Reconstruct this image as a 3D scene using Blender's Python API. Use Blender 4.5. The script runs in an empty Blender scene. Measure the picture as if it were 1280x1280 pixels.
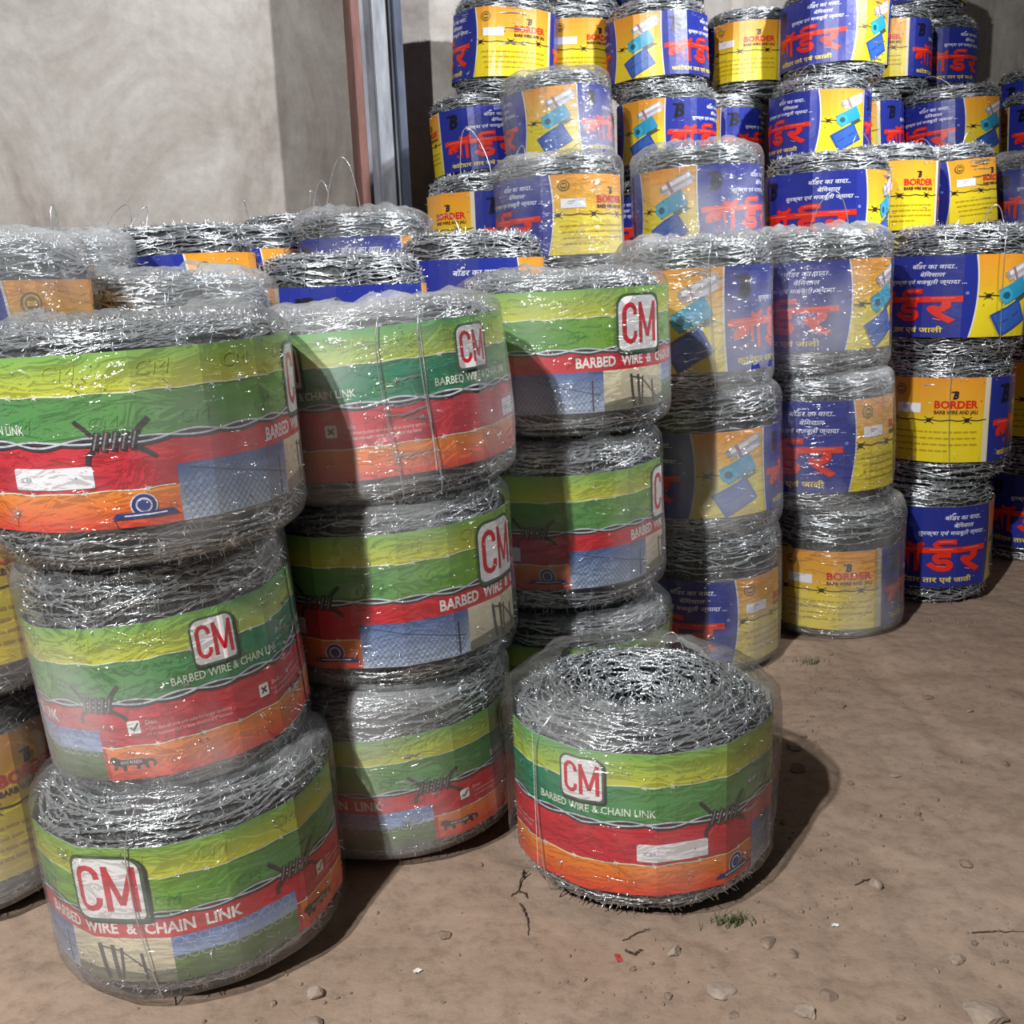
import bpy, bmesh, math, random
import numpy as np
PI = math.pi
C = bpy.context.scene.collection
sc = bpy.context.scene

# ------------------------------------------------------------------ camera
cd = bpy.data.cameras.new('camera'); cam = bpy.data.objects.new('camera', cd); C.objects.link(cam)
cd.sensor_width = 36; cd.lens = 36.0; cd.clip_start = .02
PIT, ROLL, CH = 12.5, 2.3, .925
g = np.array([math.tan(math.radians(ROLL))/math.tan(math.radians(PIT)), 1/math.tan(math.radians(PIT)), 1.0]); g /= np.linalg.norm(g)
Zw = -g; fw = np.array([0, 0, 1.0]); Yw = fw-(fw@g)*g; Yw /= np.linalg.norm(Yw); Xw = np.cross(Yw, Zw)
from mathutils import Matrix, Vector
# columns: camera axes (right, up, back) written in world coordinates
M = Matrix(((Xw[0], -Xw[1], -Xw[2], 0), (Yw[0], -Yw[1], -Yw[2], 0), (Zw[0], -Zw[1], -Zw[2], CH), (0, 0, 0, 1)))
cam.matrix_world = M
sc.camera = cam

# ------------------------------------------------------------------ world, lamps, exposure
w = bpy.data.worlds.new('world'); sc.world = w; w.use_nodes = True
w.node_tree.nodes['Background'].inputs[0].default_value = (.95, .94, .96, 1)
w.node_tree.nodes['Background'].inputs[1].default_value = .06
sc.view_settings.view_transform = 'Standard'; sc.view_settings.look = 'None'
sc.view_settings.gamma = 1; sc.view_settings.use_curve_mapping = False
sc.view_settings.exposure = 0.0
def lamp(name, loc, target, power, size, col, spot=None, blend=.5):
    l = bpy.data.lights.new(name, 'SPOT'); l.energy = power; l.color = col; l.shadow_soft_size = size
    l.spot_size = math.radians(spot); l.spot_blend = blend
    o = bpy.data.objects.new(name, l); C.objects.link(o); o.location = loc
    o.rotation_euler = (Vector(target)-Vector(loc)).to_track_quat('-Z', 'Y').to_euler(); return o
LAMP_A = lamp('flood_lamp_near', (-1.30, -.95, 2.85), (.35, 2.2, .5), 690, .04, (1, .985, .96), 95, .6)
LAMP_B = lamp('flood_lamp_wall', (2.45, 2.0, 2.75), (-.9, 3.7, 1.75), 590, .05, (.97, .98, 1), 92, .6)
sc.cycles.transparent_max_bounces = 24
sc.cycles.max_bounces = 8
sc.cycles.sample_clamp_indirect = 4
sc.cycles.caustics_reflective = False; sc.cycles.caustics_refractive = False

# ------------------------------------------------------------------ helpers
def lin(c):
    c = np.asarray(c, float)/255.; return np.where(c <= .04045, c/12.92, ((c+.055)/1.055)**2.4)
def mesh_np(name, V, F, mats=(), smooth=False, mi=None):
    """V (n,3); F list of arrays (m,k) with k = 3 or 4"""
    me = bpy.data.meshes.new(name); V = np.asarray(V, np.float32)
    if not isinstance(F, list): F = [F]
    F = [np.asarray(f, np.int32) for f in F if len(f)]
    loops = np.concatenate([f.ravel() for f in F]); cnt = np.concatenate([np.full(len(f), f.shape[1], np.int32) for f in F])
    me.vertices.add(len(V)); me.vertices.foreach_set('co', V.ravel())
    me.loops.add(len(loops)); me.loops.foreach_set('vertex_index', loops)
    me.polygons.add(len(cnt)); me.polygons.foreach_set('loop_start', np.concatenate([[0], np.cumsum(cnt)[:-1]]).astype(np.int32))
    me.polygons.foreach_set('loop_total', cnt)
    for m in mats: me.materials.append(m)
    if mi is not None: me.polygons.foreach_set('material_index', np.asarray(mi, np.int32))
    me.update(calc_edges=True); me.polygons.foreach_set('use_smooth', np.full(len(cnt), smooth, bool))
    return me
def link(name, data, parent=None, loc=(0, 0, 0), rot=(0, 0, 0)):
    o = bpy.data.objects.new(name, data); C.objects.link(o); o.location = loc; o.rotation_euler = rot
    if parent is not None: o.parent = parent
    return o
def tag(o, label=None, cat=None, group=None, kind=None):
    if label: o['label'] = label
    if cat: o['category'] = cat
    if group: o['group'] = group
    if kind: o['kind'] = kind
    return o
def tube(P, r, sides=4, closed=False):
    """P (N,3) one path -> V, quads"""
    P = np.asarray(P, float); N = len(P); r = np.broadcast_to(r, (N,))
    T = (np.roll(P, -1, 0)-np.roll(P, 1, 0)) if closed else np.gradient(P, axis=0)
    T /= np.linalg.norm(T, axis=1)[:, None]+1e-12
    up = np.array([0, 0, 1.0]); up = np.tile(up, (N, 1)); up[np.abs(T[:, 2]) > .9] = (1, 0, 0)
    if not closed:
        u0 = np.array([0, 0, 1.0]) if abs(T[0, 2]) < .9 else np.array([1.0, 0, 0]); A = np.zeros_like(P)
        a = np.cross(T[0], u0); a /= np.linalg.norm(a)
        for i in range(N):
            a = a-(a@T[i])*T[i]; a /= np.linalg.norm(a); A[i] = a
    else:
        A = np.cross(T, up); A /= np.linalg.norm(A, axis=1)[:, None]
    B = np.cross(T, A); k = np.arange(sides)*2*PI/sides
    V = P[:, None]+r[:, None, None]*(np.cos(k)[None, :, None]*A[:, None]+np.sin(k)[None, :, None]*B[:, None])
    n = N if closed else N-1; i = np.arange(n)[:, None]; j = np.arange(sides)[None]
    i2 = (i+1) % N; j2 = (j+1) % sides
    F = np.stack([i*sides+j, i*sides+j2, i2*sides+j2, i2*sides+j], -1).reshape(-1, 4)
    return V.reshape(-1, 3), F
class Acc:
    def __init__(s): s.V = []; s.Q = []; s.T = []; s.n = 0
    def add(s, V, Q=None, T=None):
        V = np.asarray(V).reshape(-1, 3)
        if Q is not None and len(Q): s.Q.append(np.asarray(Q)+s.n)
        if T is not None and len(T): s.T.append(np.asarray(T)+s.n)
        s.V.append(V); s.n += len(V)
    def mesh(s, name, mats, smooth=True):
        F = []
        if s.Q: F.append(np.concatenate(s.Q))
        if s.T: F.append(np.concatenate(s.T))
        return mesh_np(name, np.concatenate(s.V), F, mats, smooth)
def pnoise(rng, th, harm, amp):
    """smooth periodic noise along th"""
    out = np.zeros_like(th)
    for h in harm: out += rng.normal(0, 1)*np.sin(h*th+rng.uniform(0, 2*PI))/len(harm)**.5
    return out*amp
def vnoise2(x, y, seed):
    """2-D value noise, smooth"""
    xi = np.floor(x).astype(int); yi = np.floor(y).astype(int); fx = x-xi; fy = y-yi
    fx = fx*fx*(3-2*fx); fy = fy*fy*(3-2*fy)
    def h(a, b):
        n = (a*374761393+b*668265263+seed*974634777) & 0x7fffffff; n = ((n ^ (n >> 13))*1274126177) & 0x7fffffff
        return (n & 0xffff)/65535.
    return (h(xi, yi)*(1-fx)+h(xi+1, yi)*fx)*(1-fy)+(h(xi, yi+1)*(1-fx)+h(xi+1, yi+1)*fx)*fy

# ------------------------------------------------------------------ materials
def mat(name):
    m = bpy.data.materials.new(name); m.use_nodes = True; nt = m.node_tree
    return m, nt, nt.nodes['Principled BSDF'], nt.nodes['Material Output']
def N(nt, t, **k):
    n = nt.nodes.new(t)
    for a, v in k.items():
        if a.startswith('i_'):
            key = a[2:].replace('_', ' ')
            n.inputs[key].default_value = v
        else: setattr(n, a, v)
    return n
def ramp(nt, fac, stops):
    r = nt.nodes.new('ShaderNodeValToRGB'); e = r.color_ramp.elements
    while len(e) < len(stops): e.new(.5)
    for el, (p, c) in zip(e, stops): el.position = p; el.color = (*c, 1) if len(c) == 3 else c
    nt.links.new(fac, r.inputs[0]); return r
def mat_wire(name, col, rough=.32):
    m, nt, b, o = mat(name)
    tc = N(nt, 'ShaderNodeTexCoord'); n = N(nt, 'ShaderNodeTexNoise', i_Scale=90.0, i_Detail=3.0)
    nt.links.new(tc.outputs['Object'], n.inputs['Vector'])
    r = ramp(nt, n.outputs[0], [(.3, tuple(np.array(col)*.72)), (.7, col)]); nt.links.new(r.outputs[0], b.inputs['Base Color'])
    b.inputs['Metallic'].default_value = .8; b.inputs['Roughness'].default_value = rough
    return m
M_WIRE = mat_wire('galvanized_wire', (.90, .95, 1.0), .24)
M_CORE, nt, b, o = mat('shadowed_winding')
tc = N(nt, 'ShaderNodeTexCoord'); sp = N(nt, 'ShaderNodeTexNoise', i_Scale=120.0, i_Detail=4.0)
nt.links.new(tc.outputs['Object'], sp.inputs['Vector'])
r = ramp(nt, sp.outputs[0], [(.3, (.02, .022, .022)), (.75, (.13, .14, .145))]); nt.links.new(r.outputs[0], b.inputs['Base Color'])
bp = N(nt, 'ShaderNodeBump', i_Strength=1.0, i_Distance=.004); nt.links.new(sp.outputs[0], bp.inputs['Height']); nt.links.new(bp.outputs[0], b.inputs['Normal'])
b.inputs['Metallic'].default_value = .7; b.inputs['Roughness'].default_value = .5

M_PRINT, nt, b, o = mat('printed_paper')
va = N(nt, 'ShaderNodeVertexColor', layer_name='ink'); nt.links.new(va.outputs[0], b.inputs['Base Color'])
b.inputs['Roughness'].default_value = .34; b.inputs['Specular IOR Level'].default_value = .45
tc = N(nt, 'ShaderNodeTexCoord'); n1 = N(nt, 'ShaderNodeTexNoise', i_Scale=14.0, i_Detail=3.0)
nt.links.new(tc.outputs['Object'], n1.inputs['Vector'])
bp = N(nt, 'ShaderNodeBump', i_Strength=.25, i_Distance=.006); nt.links.new(n1.outputs[0], bp.inputs['Height']); nt.links.new(bp.outputs[0], b.inputs['Normal'])
M_BACK, nt, b, o = mat('paper_back'); b.inputs['Base Color'].default_value = (.62, .58, .52, 1); b.inputs['Roughness'].default_value = .8

def mat_film(name, haze, gloss, bump):
    m, nt, b, out = mat(name); nt.nodes.remove(b)
    tc = N(nt, 'ShaderNodeTexCoord')
    mp = N(nt, 'ShaderNodeMapping'); mp.inputs['Scale'].default_value = (7, 7, 15); mp.inputs['Rotation'].default_value = (.35, .25, 0)
    nt.links.new(tc.outputs['Object'], mp.inputs['Vector'])
    n1 = N(nt, 'ShaderNodeTexNoise', i_Scale=1.3, i_Detail=4.0, i_Roughness=.55, i_Distortion=1.2); nt.links.new(mp.outputs[0], n1.inputs['Vector'])
    mp2 = N(nt, 'ShaderNodeMapping'); mp2.inputs['Scale'].default_value = (5, 5, 19); mp2.inputs['Rotation'].default_value = (-.5, .45, 0)
    nt.links.new(tc.outputs['Object'], mp2.inputs['Vector'])
    n3 = N(nt, 'ShaderNodeTexNoise', noise_dimensions='3D', i_Scale=1.7, i_Detail=2.0, i_Distortion=.5); nt.links.new(mp2.outputs[0], n3.inputs['Vector'])
    # creases only in patches
    a1 = N(nt, 'ShaderNodeMath', operation='SUBTRACT'); nt.links.new(n3.outputs[0], a1.inputs[0]); a1.inputs[1].default_value = .5
    a2 = N(nt, 'ShaderNodeMath', operation='ABSOLUTE'); nt.links.new(a1.outputs[0], a2.inputs[0])
    a3 = N(nt, 'ShaderNodeMath', operation='MULTIPLY'); nt.links.new(a2.outputs[0], a3.inputs[0]); a3.inputs[1].default_value = 18.; a3.use_clamp = True
    ad = N(nt, 'ShaderNodeMath', operation='MULTIPLY_ADD'); nt.links.new(n1.outputs[0], ad.inputs[0]); ad.inputs[1].default_value = 2.0
    a4 = N(nt, 'ShaderNodeMath', operation='MULTIPLY'); nt.links.new(a3.outputs[0], a4.inputs[0]); a4.inputs[1].default_value = .22; nt.links.new(a4.outputs[0], ad.inputs[2])
    bp = N(nt, 'ShaderNodeBump', i_Strength=bump, i_Distance=.010); nt.links.new(ad.outputs[0], bp.inputs['Height'])
    tr = N(nt, 'ShaderNodeBsdfTransparent'); tr.inputs[0].default_value = (.975, .985, .985, 1)
    df = N(nt, 'ShaderNodeBsdfDiffuse'); df.inputs[0].default_value = (.86, .88, .90, 1)
    gl = N(nt, 'ShaderNodeBsdfGlossy', i_Roughness=.11); nt.links.new(bp.outputs[0], gl.inputs['Normal'])
    n4 = N(nt, 'ShaderNodeTexNoise', i_Scale=4.0, i_Detail=3.0); nt.links.new(tc.outputs['Object'], n4.inputs['Vector'])
    hz0 = ramp(nt, n4.outputs[0], [(.42, (haze*.3,)*3), (.70, (haze*2.6,)*3)])
    at = N(nt, 'ShaderNodeAttribute', attribute_name='bunch')      # thickness of the gathered layers
    hz = N(nt, 'ShaderNodeMath', operation='MULTIPLY_ADD'); nt.links.new(at.outputs['Fac'], hz.inputs[0]); hz.inputs[1].default_value = 1.5*haze; nt.links.new(hz0.outputs[0], hz.inputs[2])
    m1 = N(nt, 'ShaderNodeMixShader'); nt.links.new(hz.outputs[0], m1.inputs[0]); nt.links.new(tr.outputs[0], m1.inputs[1]); nt.links.new(df.outputs[0], m1.inputs[2])
    lw = N(nt, 'ShaderNodeLayerWeight', i_Blend=.18); nt.links.new(bp.outputs[0], lw.inputs['Normal'])
    ma = N(nt, 'ShaderNodeMath', operation='MULTIPLY_ADD'); nt.links.new(lw.outputs['Fresnel'], ma.inputs[0]); ma.inputs[1].default_value = gloss; ma.inputs[2].default_value = .045
    ma.use_clamp = True
    m2 = N(nt, 'ShaderNodeMixShader'); nt.links.new(ma.outputs[0], m2.inputs[0]); nt.links.new(m1.outputs[0], m2.inputs[1]); nt.links.new(gl.outputs[0], m2.inputs[2])
    nt.links.new(m2.outputs[0], out.inputs['Surface']); return m
M_FILM = mat_film('clear_film', .07, .42, .75)
M_FILM2 = mat_film('cloudy_film', .12, .48, .85)

M_DIRT, nt, b, o = mat('dirt')
tc = N(nt, 'ShaderNodeTexCoord')
n1 = N(nt, 'ShaderNodeTexNoise', i_Scale=1.7, i_Detail=6.0, i_Roughness=.6); n2 = N(nt, 'ShaderNodeTexNoise', i_Scale=38.0, i_Detail=8.0, i_Roughness=.7)
for n in (n1, n2): nt.links.new(tc.outputs['Object'], n.inputs['Vector'])
r1 = ramp(nt, n1.outputs[0], [(.3, (.31, .222, .165)), (.5, (.39, .287, .220)), (.72, (.45, .342, .272))])
r2 = ramp(nt, n2.outputs[0], [(.3, (.62, .60, .58)), (.5, (.98, .98, .98)), (.75, (1.12, 1.12, 1.12))])
mx = N(nt, 'ShaderNodeMix', data_type='RGBA', blend_type='MULTIPLY'); mx.inputs[0].default_value = .75
nt.links.new(r1.outputs[0], mx.inputs[6]); nt.links.new(r2.outputs[0], mx.inputs[7]); nt.links.new(mx.outputs[2], b.inputs['Base Color'])
bp = N(nt, 'ShaderNodeBump', i_Strength=.55, i_Distance=.006); nt.links.new(n2.outputs[0], bp.inputs['Height']); nt.links.new(bp.outputs[0], b.inputs['Normal'])
b.inputs['Roughness'].default_value = .95; b.inputs['Specular IOR Level'].default_value = .15

M_PLAS, nt, b, o = mat('cement_plaster')
tc = N(nt, 'ShaderNodeTexCoord')
mp = N(nt, 'ShaderNodeMapping'); mp.inputs['Scale'].default_value = (1, 1, .55); nt.links.new(tc.outputs['Object'], mp.inputs['Vector'])
n1 = N(nt, 'ShaderNodeTexNoise', i_Scale=2.3, i_Detail=9.0, i_Roughness=.66, i_Distortion=.8); nt.links.new(mp.outputs[0], n1.inputs['Vector'])
n2 = N(nt, 'ShaderNodeTexNoise', i_Scale=22.0, i_Detail=6.0, i_Roughness=.65); nt.links.new(tc.outputs['Object'], n2.inputs['Vector'])
mp3 = N(nt, 'ShaderNodeMapping'); mp3.inputs['Scale'].default_value = (1.2, 1.2, 30); mp3.inputs['Rotation'].default_value = (.04, .05, 0); nt.links.new(tc.outputs['Object'], mp3.inputs['Vector'])
n3 = N(nt, 'ShaderNodeTexNoise', i_Scale=1.8, i_Detail=4.0); nt.links.new(mp3.outputs[0], n3.inputs['Vector'])
r1 = ramp(nt, n1.outputs[0], [(.28, (.22, .19, .17)), (.43, (.36, .33, .305)), (.58, (.47, .45, .425)), (.75, (.56, .545, .525))])
r2 = ramp(nt, n2.outputs[0], [(.3, (.88, .87, .86)), (.7, (1.06, 1.06, 1.06))])
r3 = ramp(nt, n3.outputs[0], [(.58, (1, 1, 1)), (.74, (1.05, 1.05, 1.045))])
mx = N(nt, 'ShaderNodeMix', data_type='RGBA', blend_type='MULTIPLY'); mx.inputs[0].default_value = 1
nt.links.new(r1.outputs[0], mx.inputs[6]); nt.links.new(r2.outputs[0], mx.inputs[7])
mx2 = N(nt, 'ShaderNodeMix', data_type='RGBA', blend_type='MULTIPLY'); mx2.inputs[0].default_value = 1
nt.links.new(mx.outputs[2], mx2.inputs[6]); nt.links.new(r3.outputs[0], mx2.inputs[7]); nt.links.new(mx2.outputs[2], b.inputs['Base Color'])
bp = N(nt, 'ShaderNodeBump', i_Strength=.3, i_Distance=.01); nt.links.new(n2.outputs[0], bp.inputs['Height']); nt.links.new(bp.outputs[0], b.inputs['Normal'])
b.inputs['Roughness'].default_value = .9

def mat_steel(name, c1, c2, rough=.55, metal=.3):
    m, nt, b, o = mat(name); tc = N(nt, 'ShaderNodeTexCoord')
    mp = N(nt, 'ShaderNodeMapping'); mp.inputs['Scale'].default_value = (9, 9, 1.6); nt.links.new(tc.outputs['Object'], mp.inputs['Vector'])
    n = N(nt, 'ShaderNodeTexNoise', i_Scale=2.5, i_Detail=7.0, i_Roughness=.65); nt.links.new(mp.outputs[0], n.inputs['Vector'])
    r = ramp(nt, n.outputs[0], [(.35, c1), (.65, c2)]); nt.links.new(r.outputs[0], b.inputs['Base Color'])
    b.inputs['Roughness'].default_value = rough; b.inputs['Metallic'].default_value = metal; return m
M_PRIMER = mat_steel('red_oxide_primer', (.13, .055, .045), (.24, .12, .10))
M_STEEL = mat_steel('mill_steel', (.16, .17, .20), (.34, .36, .40))
M_STEEL_D = mat_steel('dark_mill_steel', (.035, .045, .075), (.09, .11, .16))
def mat_plain(name, c, rough=.8, var=.25, scale=30.0):
    m, nt, b, o = mat(name); tc = N(nt, 'ShaderNodeTexCoord'); n = N(nt, 'ShaderNodeTexNoise', i_Scale=scale, i_Detail=5.0)
    nt.links.new(tc.outputs['Object'], n.inputs['Vector']); c = np.array(c)
    r = ramp(nt, n.outputs[0], [(.3, tuple(c*(1-var))), (.7, tuple(c*(1+var)))]); nt.links.new(r.outputs[0], b.inputs['Base Color'])
    b.inputs['Roughness'].default_value = rough; return m
M_STONE = mat_plain('pale_stone', (.36, .29, .235), .9)
M_CLOD = mat_plain('earth_clod', (.27, .20, .155), .95)
M_TWIG = mat_plain('dry_twig', (.07, .05, .035), .9)
M_GRASS = mat_plain('grass_blade', (.07, .12, .03), .6)
M_RED = mat_plain('red_paper', (.45, .06, .05), .6)
M_WHITE = mat_plain('white_paper', (.75, .75, .72), .6, .08)

# ------------------------------------------------------------------ flat label art, cut and bent round the roll
def text_mesh(s, bold=0.0, shear=0.0):
    cu = bpy.data.curves.new('t', 'FONT'); cu.body = s; cu.size = 1; cu.offset = bold; cu.shear = shear
    cu.resolution_u = 2; cu.align_x = 'LEFT'
    o = bpy.data.objects.new('t', cu); C.objects.link(o)
    me = bpy.data.meshes.new_from_object(o.evaluated_get(bpy.context.evaluated_depsgraph_get()))
    me.calc_loop_triangles()
    V = np.empty(len(me.vertices)*3, np.float32); me.vertices.foreach_get('co', V); V = V.reshape(-1, 3)[:, :2].astype(float)
    T = np.empty(len(me.loop_triangles)*3, np.int32); me.loop_triangles.foreach_get('vertices', T); T = T.reshape(-1, 3)
    bpy.data.objects.remove(o); bpy.data.curves.remove(cu); bpy.data.meshes.remove(me); return V, T
class Art:
    """flat drawing: x in degrees round the roll, y in units of label height (0 top .. 1 bottom)"""
    def __init__(s, R, h): s.k = math.degrees(h/R); s.V = []; s.F = []; s.pid = []; s.lay = []; s.cols = []; s.n = 0
    def col(s, c):   # flat rgb, or function (x, y) -> rgb arrays
        s.cols.append(c); return len(s.cols)-1
    def raw(s, V, F, c, lay):
        p = s.col(c); V = np.asarray(V, float); s.V.append(V); s.F += [tuple(int(i)+s.n for i in f) for f in F]
        s.pid += [p]*len(F); s.lay += [lay]*len(F); s.n += len(V)
    def poly(s, pts, c, lay): s.raw(pts, [range(len(pts))], c, lay)
    def rect(s, x0, y0, x1, y1, c, lay): s.poly([(x0, y0), (x0, y1), (x1, y1), (x1, y0)], c, lay)
    def strip(s, a, b, c, lay):
        n = len(a); s.raw(np.concatenate([a, b]), [(i, n+i, n+i+1, i+1) for i in range(n-1)], c, lay)
    def line(s, P, wd, c, lay):   # wd in y units; P in (deg, y)
        P = np.array(P, float); Q = P/[s.k, 1]; T = np.gradient(Q, axis=0); T /= np.linalg.norm(T, axis=1)[:, None]+1e-9
        n = np.stack([-T[:, 1], T[:, 0]], 1)*wd/2; s.strip((Q+n)*[s.k, 1], (Q-n)*[s.k, 1], c, lay)
    def ell(s, x, y, r, c, lay, n=20, ry=None):   # r in y units
        a = np.linspace(0, 2*PI, n, endpoint=False); s.poly(np.stack([x+s.k*r*np.cos(a), y+(ry or r)*np.sin(a)], 1), c, lay)
    def quadrot(s, x, y, w_, h_, ang, c, lay):
        a = math.radians(ang); R = np.array([[math.cos(a), -math.sin(a)], [math.sin(a), math.cos(a)]])
        P = np.array([(-w_/2, -h_/2), (-w_/2, h_/2), (w_/2, h_/2), (w_/2, -h_/2)])@R.T
        s.poly(P*[s.k, 1]+[x, y], c, lay)
    def text(s, t, x0, ybase, x1, hgt, c, lay, bold=0.0, shear=0.0, slope=0.0, outline=None, ol=.03):
        V, T = text_mesh(t, bold, shear)
        if not len(V): return
        V0 = text_mesh(t.replace('ू', '').replace('ु', ''), 0, 0)[0]
        mn, mx = V[:, 0].min(), V[:, 0].max(); top = V0[:, 1].max()
        def put(V): return np.stack([x0+(V[:, 0]-mn)/(mx-mn)*(x1-x0), ybase-V[:, 1]/top*hgt+slope*(V[:, 0]-mn)/(mx-mn)], 1)
        if outline is not None:
            VO, TO = text_mesh(t, bold+ol, shear); s.raw(put(VO), TO, outline, lay-.4)
        s.raw(put(V), T, c, lay)
    def build(s, xcuts, ycuts):
        bm = bmesh.new(); vs = [bm.verts.new((x, -y, 0)) for x, y in np.concatenate(s.V)]
        li = bm.faces.layers.int.new('pid')
        for f, p, in zip(s.F, s.pid):
            try: fc = bm.faces.new([vs[i] for i in f])
            except ValueError: continue
            fc[li] = p
        bmesh.ops.triangulate(bm, faces=[f for f in bm.faces if len(f.verts) > 4])
        for x in xcuts: bmesh.ops.bisect_plane(bm, geom=bm.verts[:]+bm.edges[:]+bm.faces[:], plane_co=(x, 0, 0), plane_no=(1, 0, 0), dist=1e-5)
        for y in ycuts: bmesh.ops.bisect_plane(bm, geom=bm.verts[:]+bm.edges[:]+bm.faces[:], plane_co=(0, -y, 0), plane_no=(0, 1, 0), dist=1e-5)
        bmesh.ops.triangulate(bm, faces=bm.faces[:])
        bm.verts.index_update()
        s.VV = np.array([(v.co.x, -v.co.y) for v in bm.verts])
        s.FF = np.array([[v.index for v in f.verts] for f in bm.faces]); pid = np.array([f[li] for f in bm.faces]); bm.free()
        layof = np.zeros(len(s.cols)); 
        for p, l in zip(s.pid, s.lay): layof[p] = l
        # unshare vertices between layers by giving each vertex its face's layer
        fl = layof[pid]; vl = np.zeros(len(s.VV)); vl[s.FF.ravel()] = np.repeat(fl, 3); s.vl = vl
        a, b_, c_ = s.VV[s.FF[:, 0]], s.VV[s.FF[:, 1]], s.VV[s.FF[:, 2]]
        cr = (b_[:, 0]-a[:, 0])*(c_[:, 1]-a[:, 1])-(b_[:, 1]-a[:, 1])*(c_[:, 0]-a[:, 0])
        fl_ = cr > 0; s.FF[fl_] = s.FF[fl_][:, ::-1]          # outward facing once bent
        P = s.VV[s.FF.ravel()]; pp = np.repeat(pid, 3); col = np.ones((len(P), 4), np.float32)
        for p, c in enumerate(s.cols):
            m = pp == p
            if m.any(): col[m, :3] = lin(np.stack(c(P[m, 0], P[m, 1]), 1)) if callable(c) else lin(c)
        s.C = col
    def bend(s, name, xs, rfun, z0, h, zfun=None):
        """one mesh: art on the bent strip plus the back of the paper; both follow the same grid of flat facets"""
        gx = np.arange(xs[0]-5, xs[1]+5.1, 2.5) if False else np.unique(np.r_[xs[0], np.array([c for c in cuts if xs[0] < c < xs[1]]), xs[1]])
        gy = np.array([0, .40, .55, 1.0]); GX, GY = np.meshgrid(gx, gy, indexing='ij')
        R_ = rfun(GX, GY); TH = np.radians(GX); Z_ = z0+(1-GY)*h+(zfun(GX, GY) if zfun else 0)
        G = np.stack([R_*np.cos(TH), R_*np.sin(TH), Z_], -1)
        x, y = np.clip(s.VV[:, 0], xs[0], xs[1]), np.clip(s.VV[:, 1], 0, 1)
        i = np.clip(np.searchsorted(gx, x, 'right')-1, 0, len(gx)-2); j = np.clip(np.searchsorted(gy, y, 'right')-1, 0, len(gy)-2)
        u = ((x-gx[i])/(gx[i+1]-gx[i]))[:, None]; v = ((y-gy[j])/(gy[j+1]-gy[j]))[:, None]
        P = (G[i, j]*(1-u)+G[i+1, j]*u)*(1-v)+(G[i, j+1]*(1-u)+G[i+1, j+1]*u)*v
        nr = P*[1, 1, 0]; nr /= np.linalg.norm(nr, axis=1)[:, None]
        V = P+nr*(s.vl*.00018+np.clip(s.vl, 0, 1)*.0005)[:, None]
        GB = G-.0012*np.stack([np.cos(TH), np.sin(TH), 0*TH], -1); VB = GB.reshape(-1, 3); m = len(gy); o = len(V)
        i, j = np.meshgrid(np.arange(len(gx)-1), np.arange(m-1), indexing='ij'); q = (i*m+j).ravel()
        FB = np.stack([q, q+m, q+m+1, q+1], 1)+o
        me = mesh_np(name, np.concatenate([V, VB]), [s.FF, FB], [M_PRINT, M_BACK], False, np.r_[np.zeros(len(s.FF)), np.ones(len(FB))])
        at = me.color_attributes.new('ink', 'FLOAT_COLOR', 'CORNER')
        full = np.ones((len(s.C)+len(FB)*4, 4), np.float32); full[:len(s.C)] = s.C; at.data.foreach_set('color', full.ravel())
        return me
def mixc(a, b, t): return [a[i]+(b[i]-a[i])*t for i in range(3)]
def grad(c0, c1, y0, y1):
    def f(x, y):
        t = np.clip((y-y0)/(y1-y0), 0, 1); return mixc(c0, c1, t)
    return f

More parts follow.
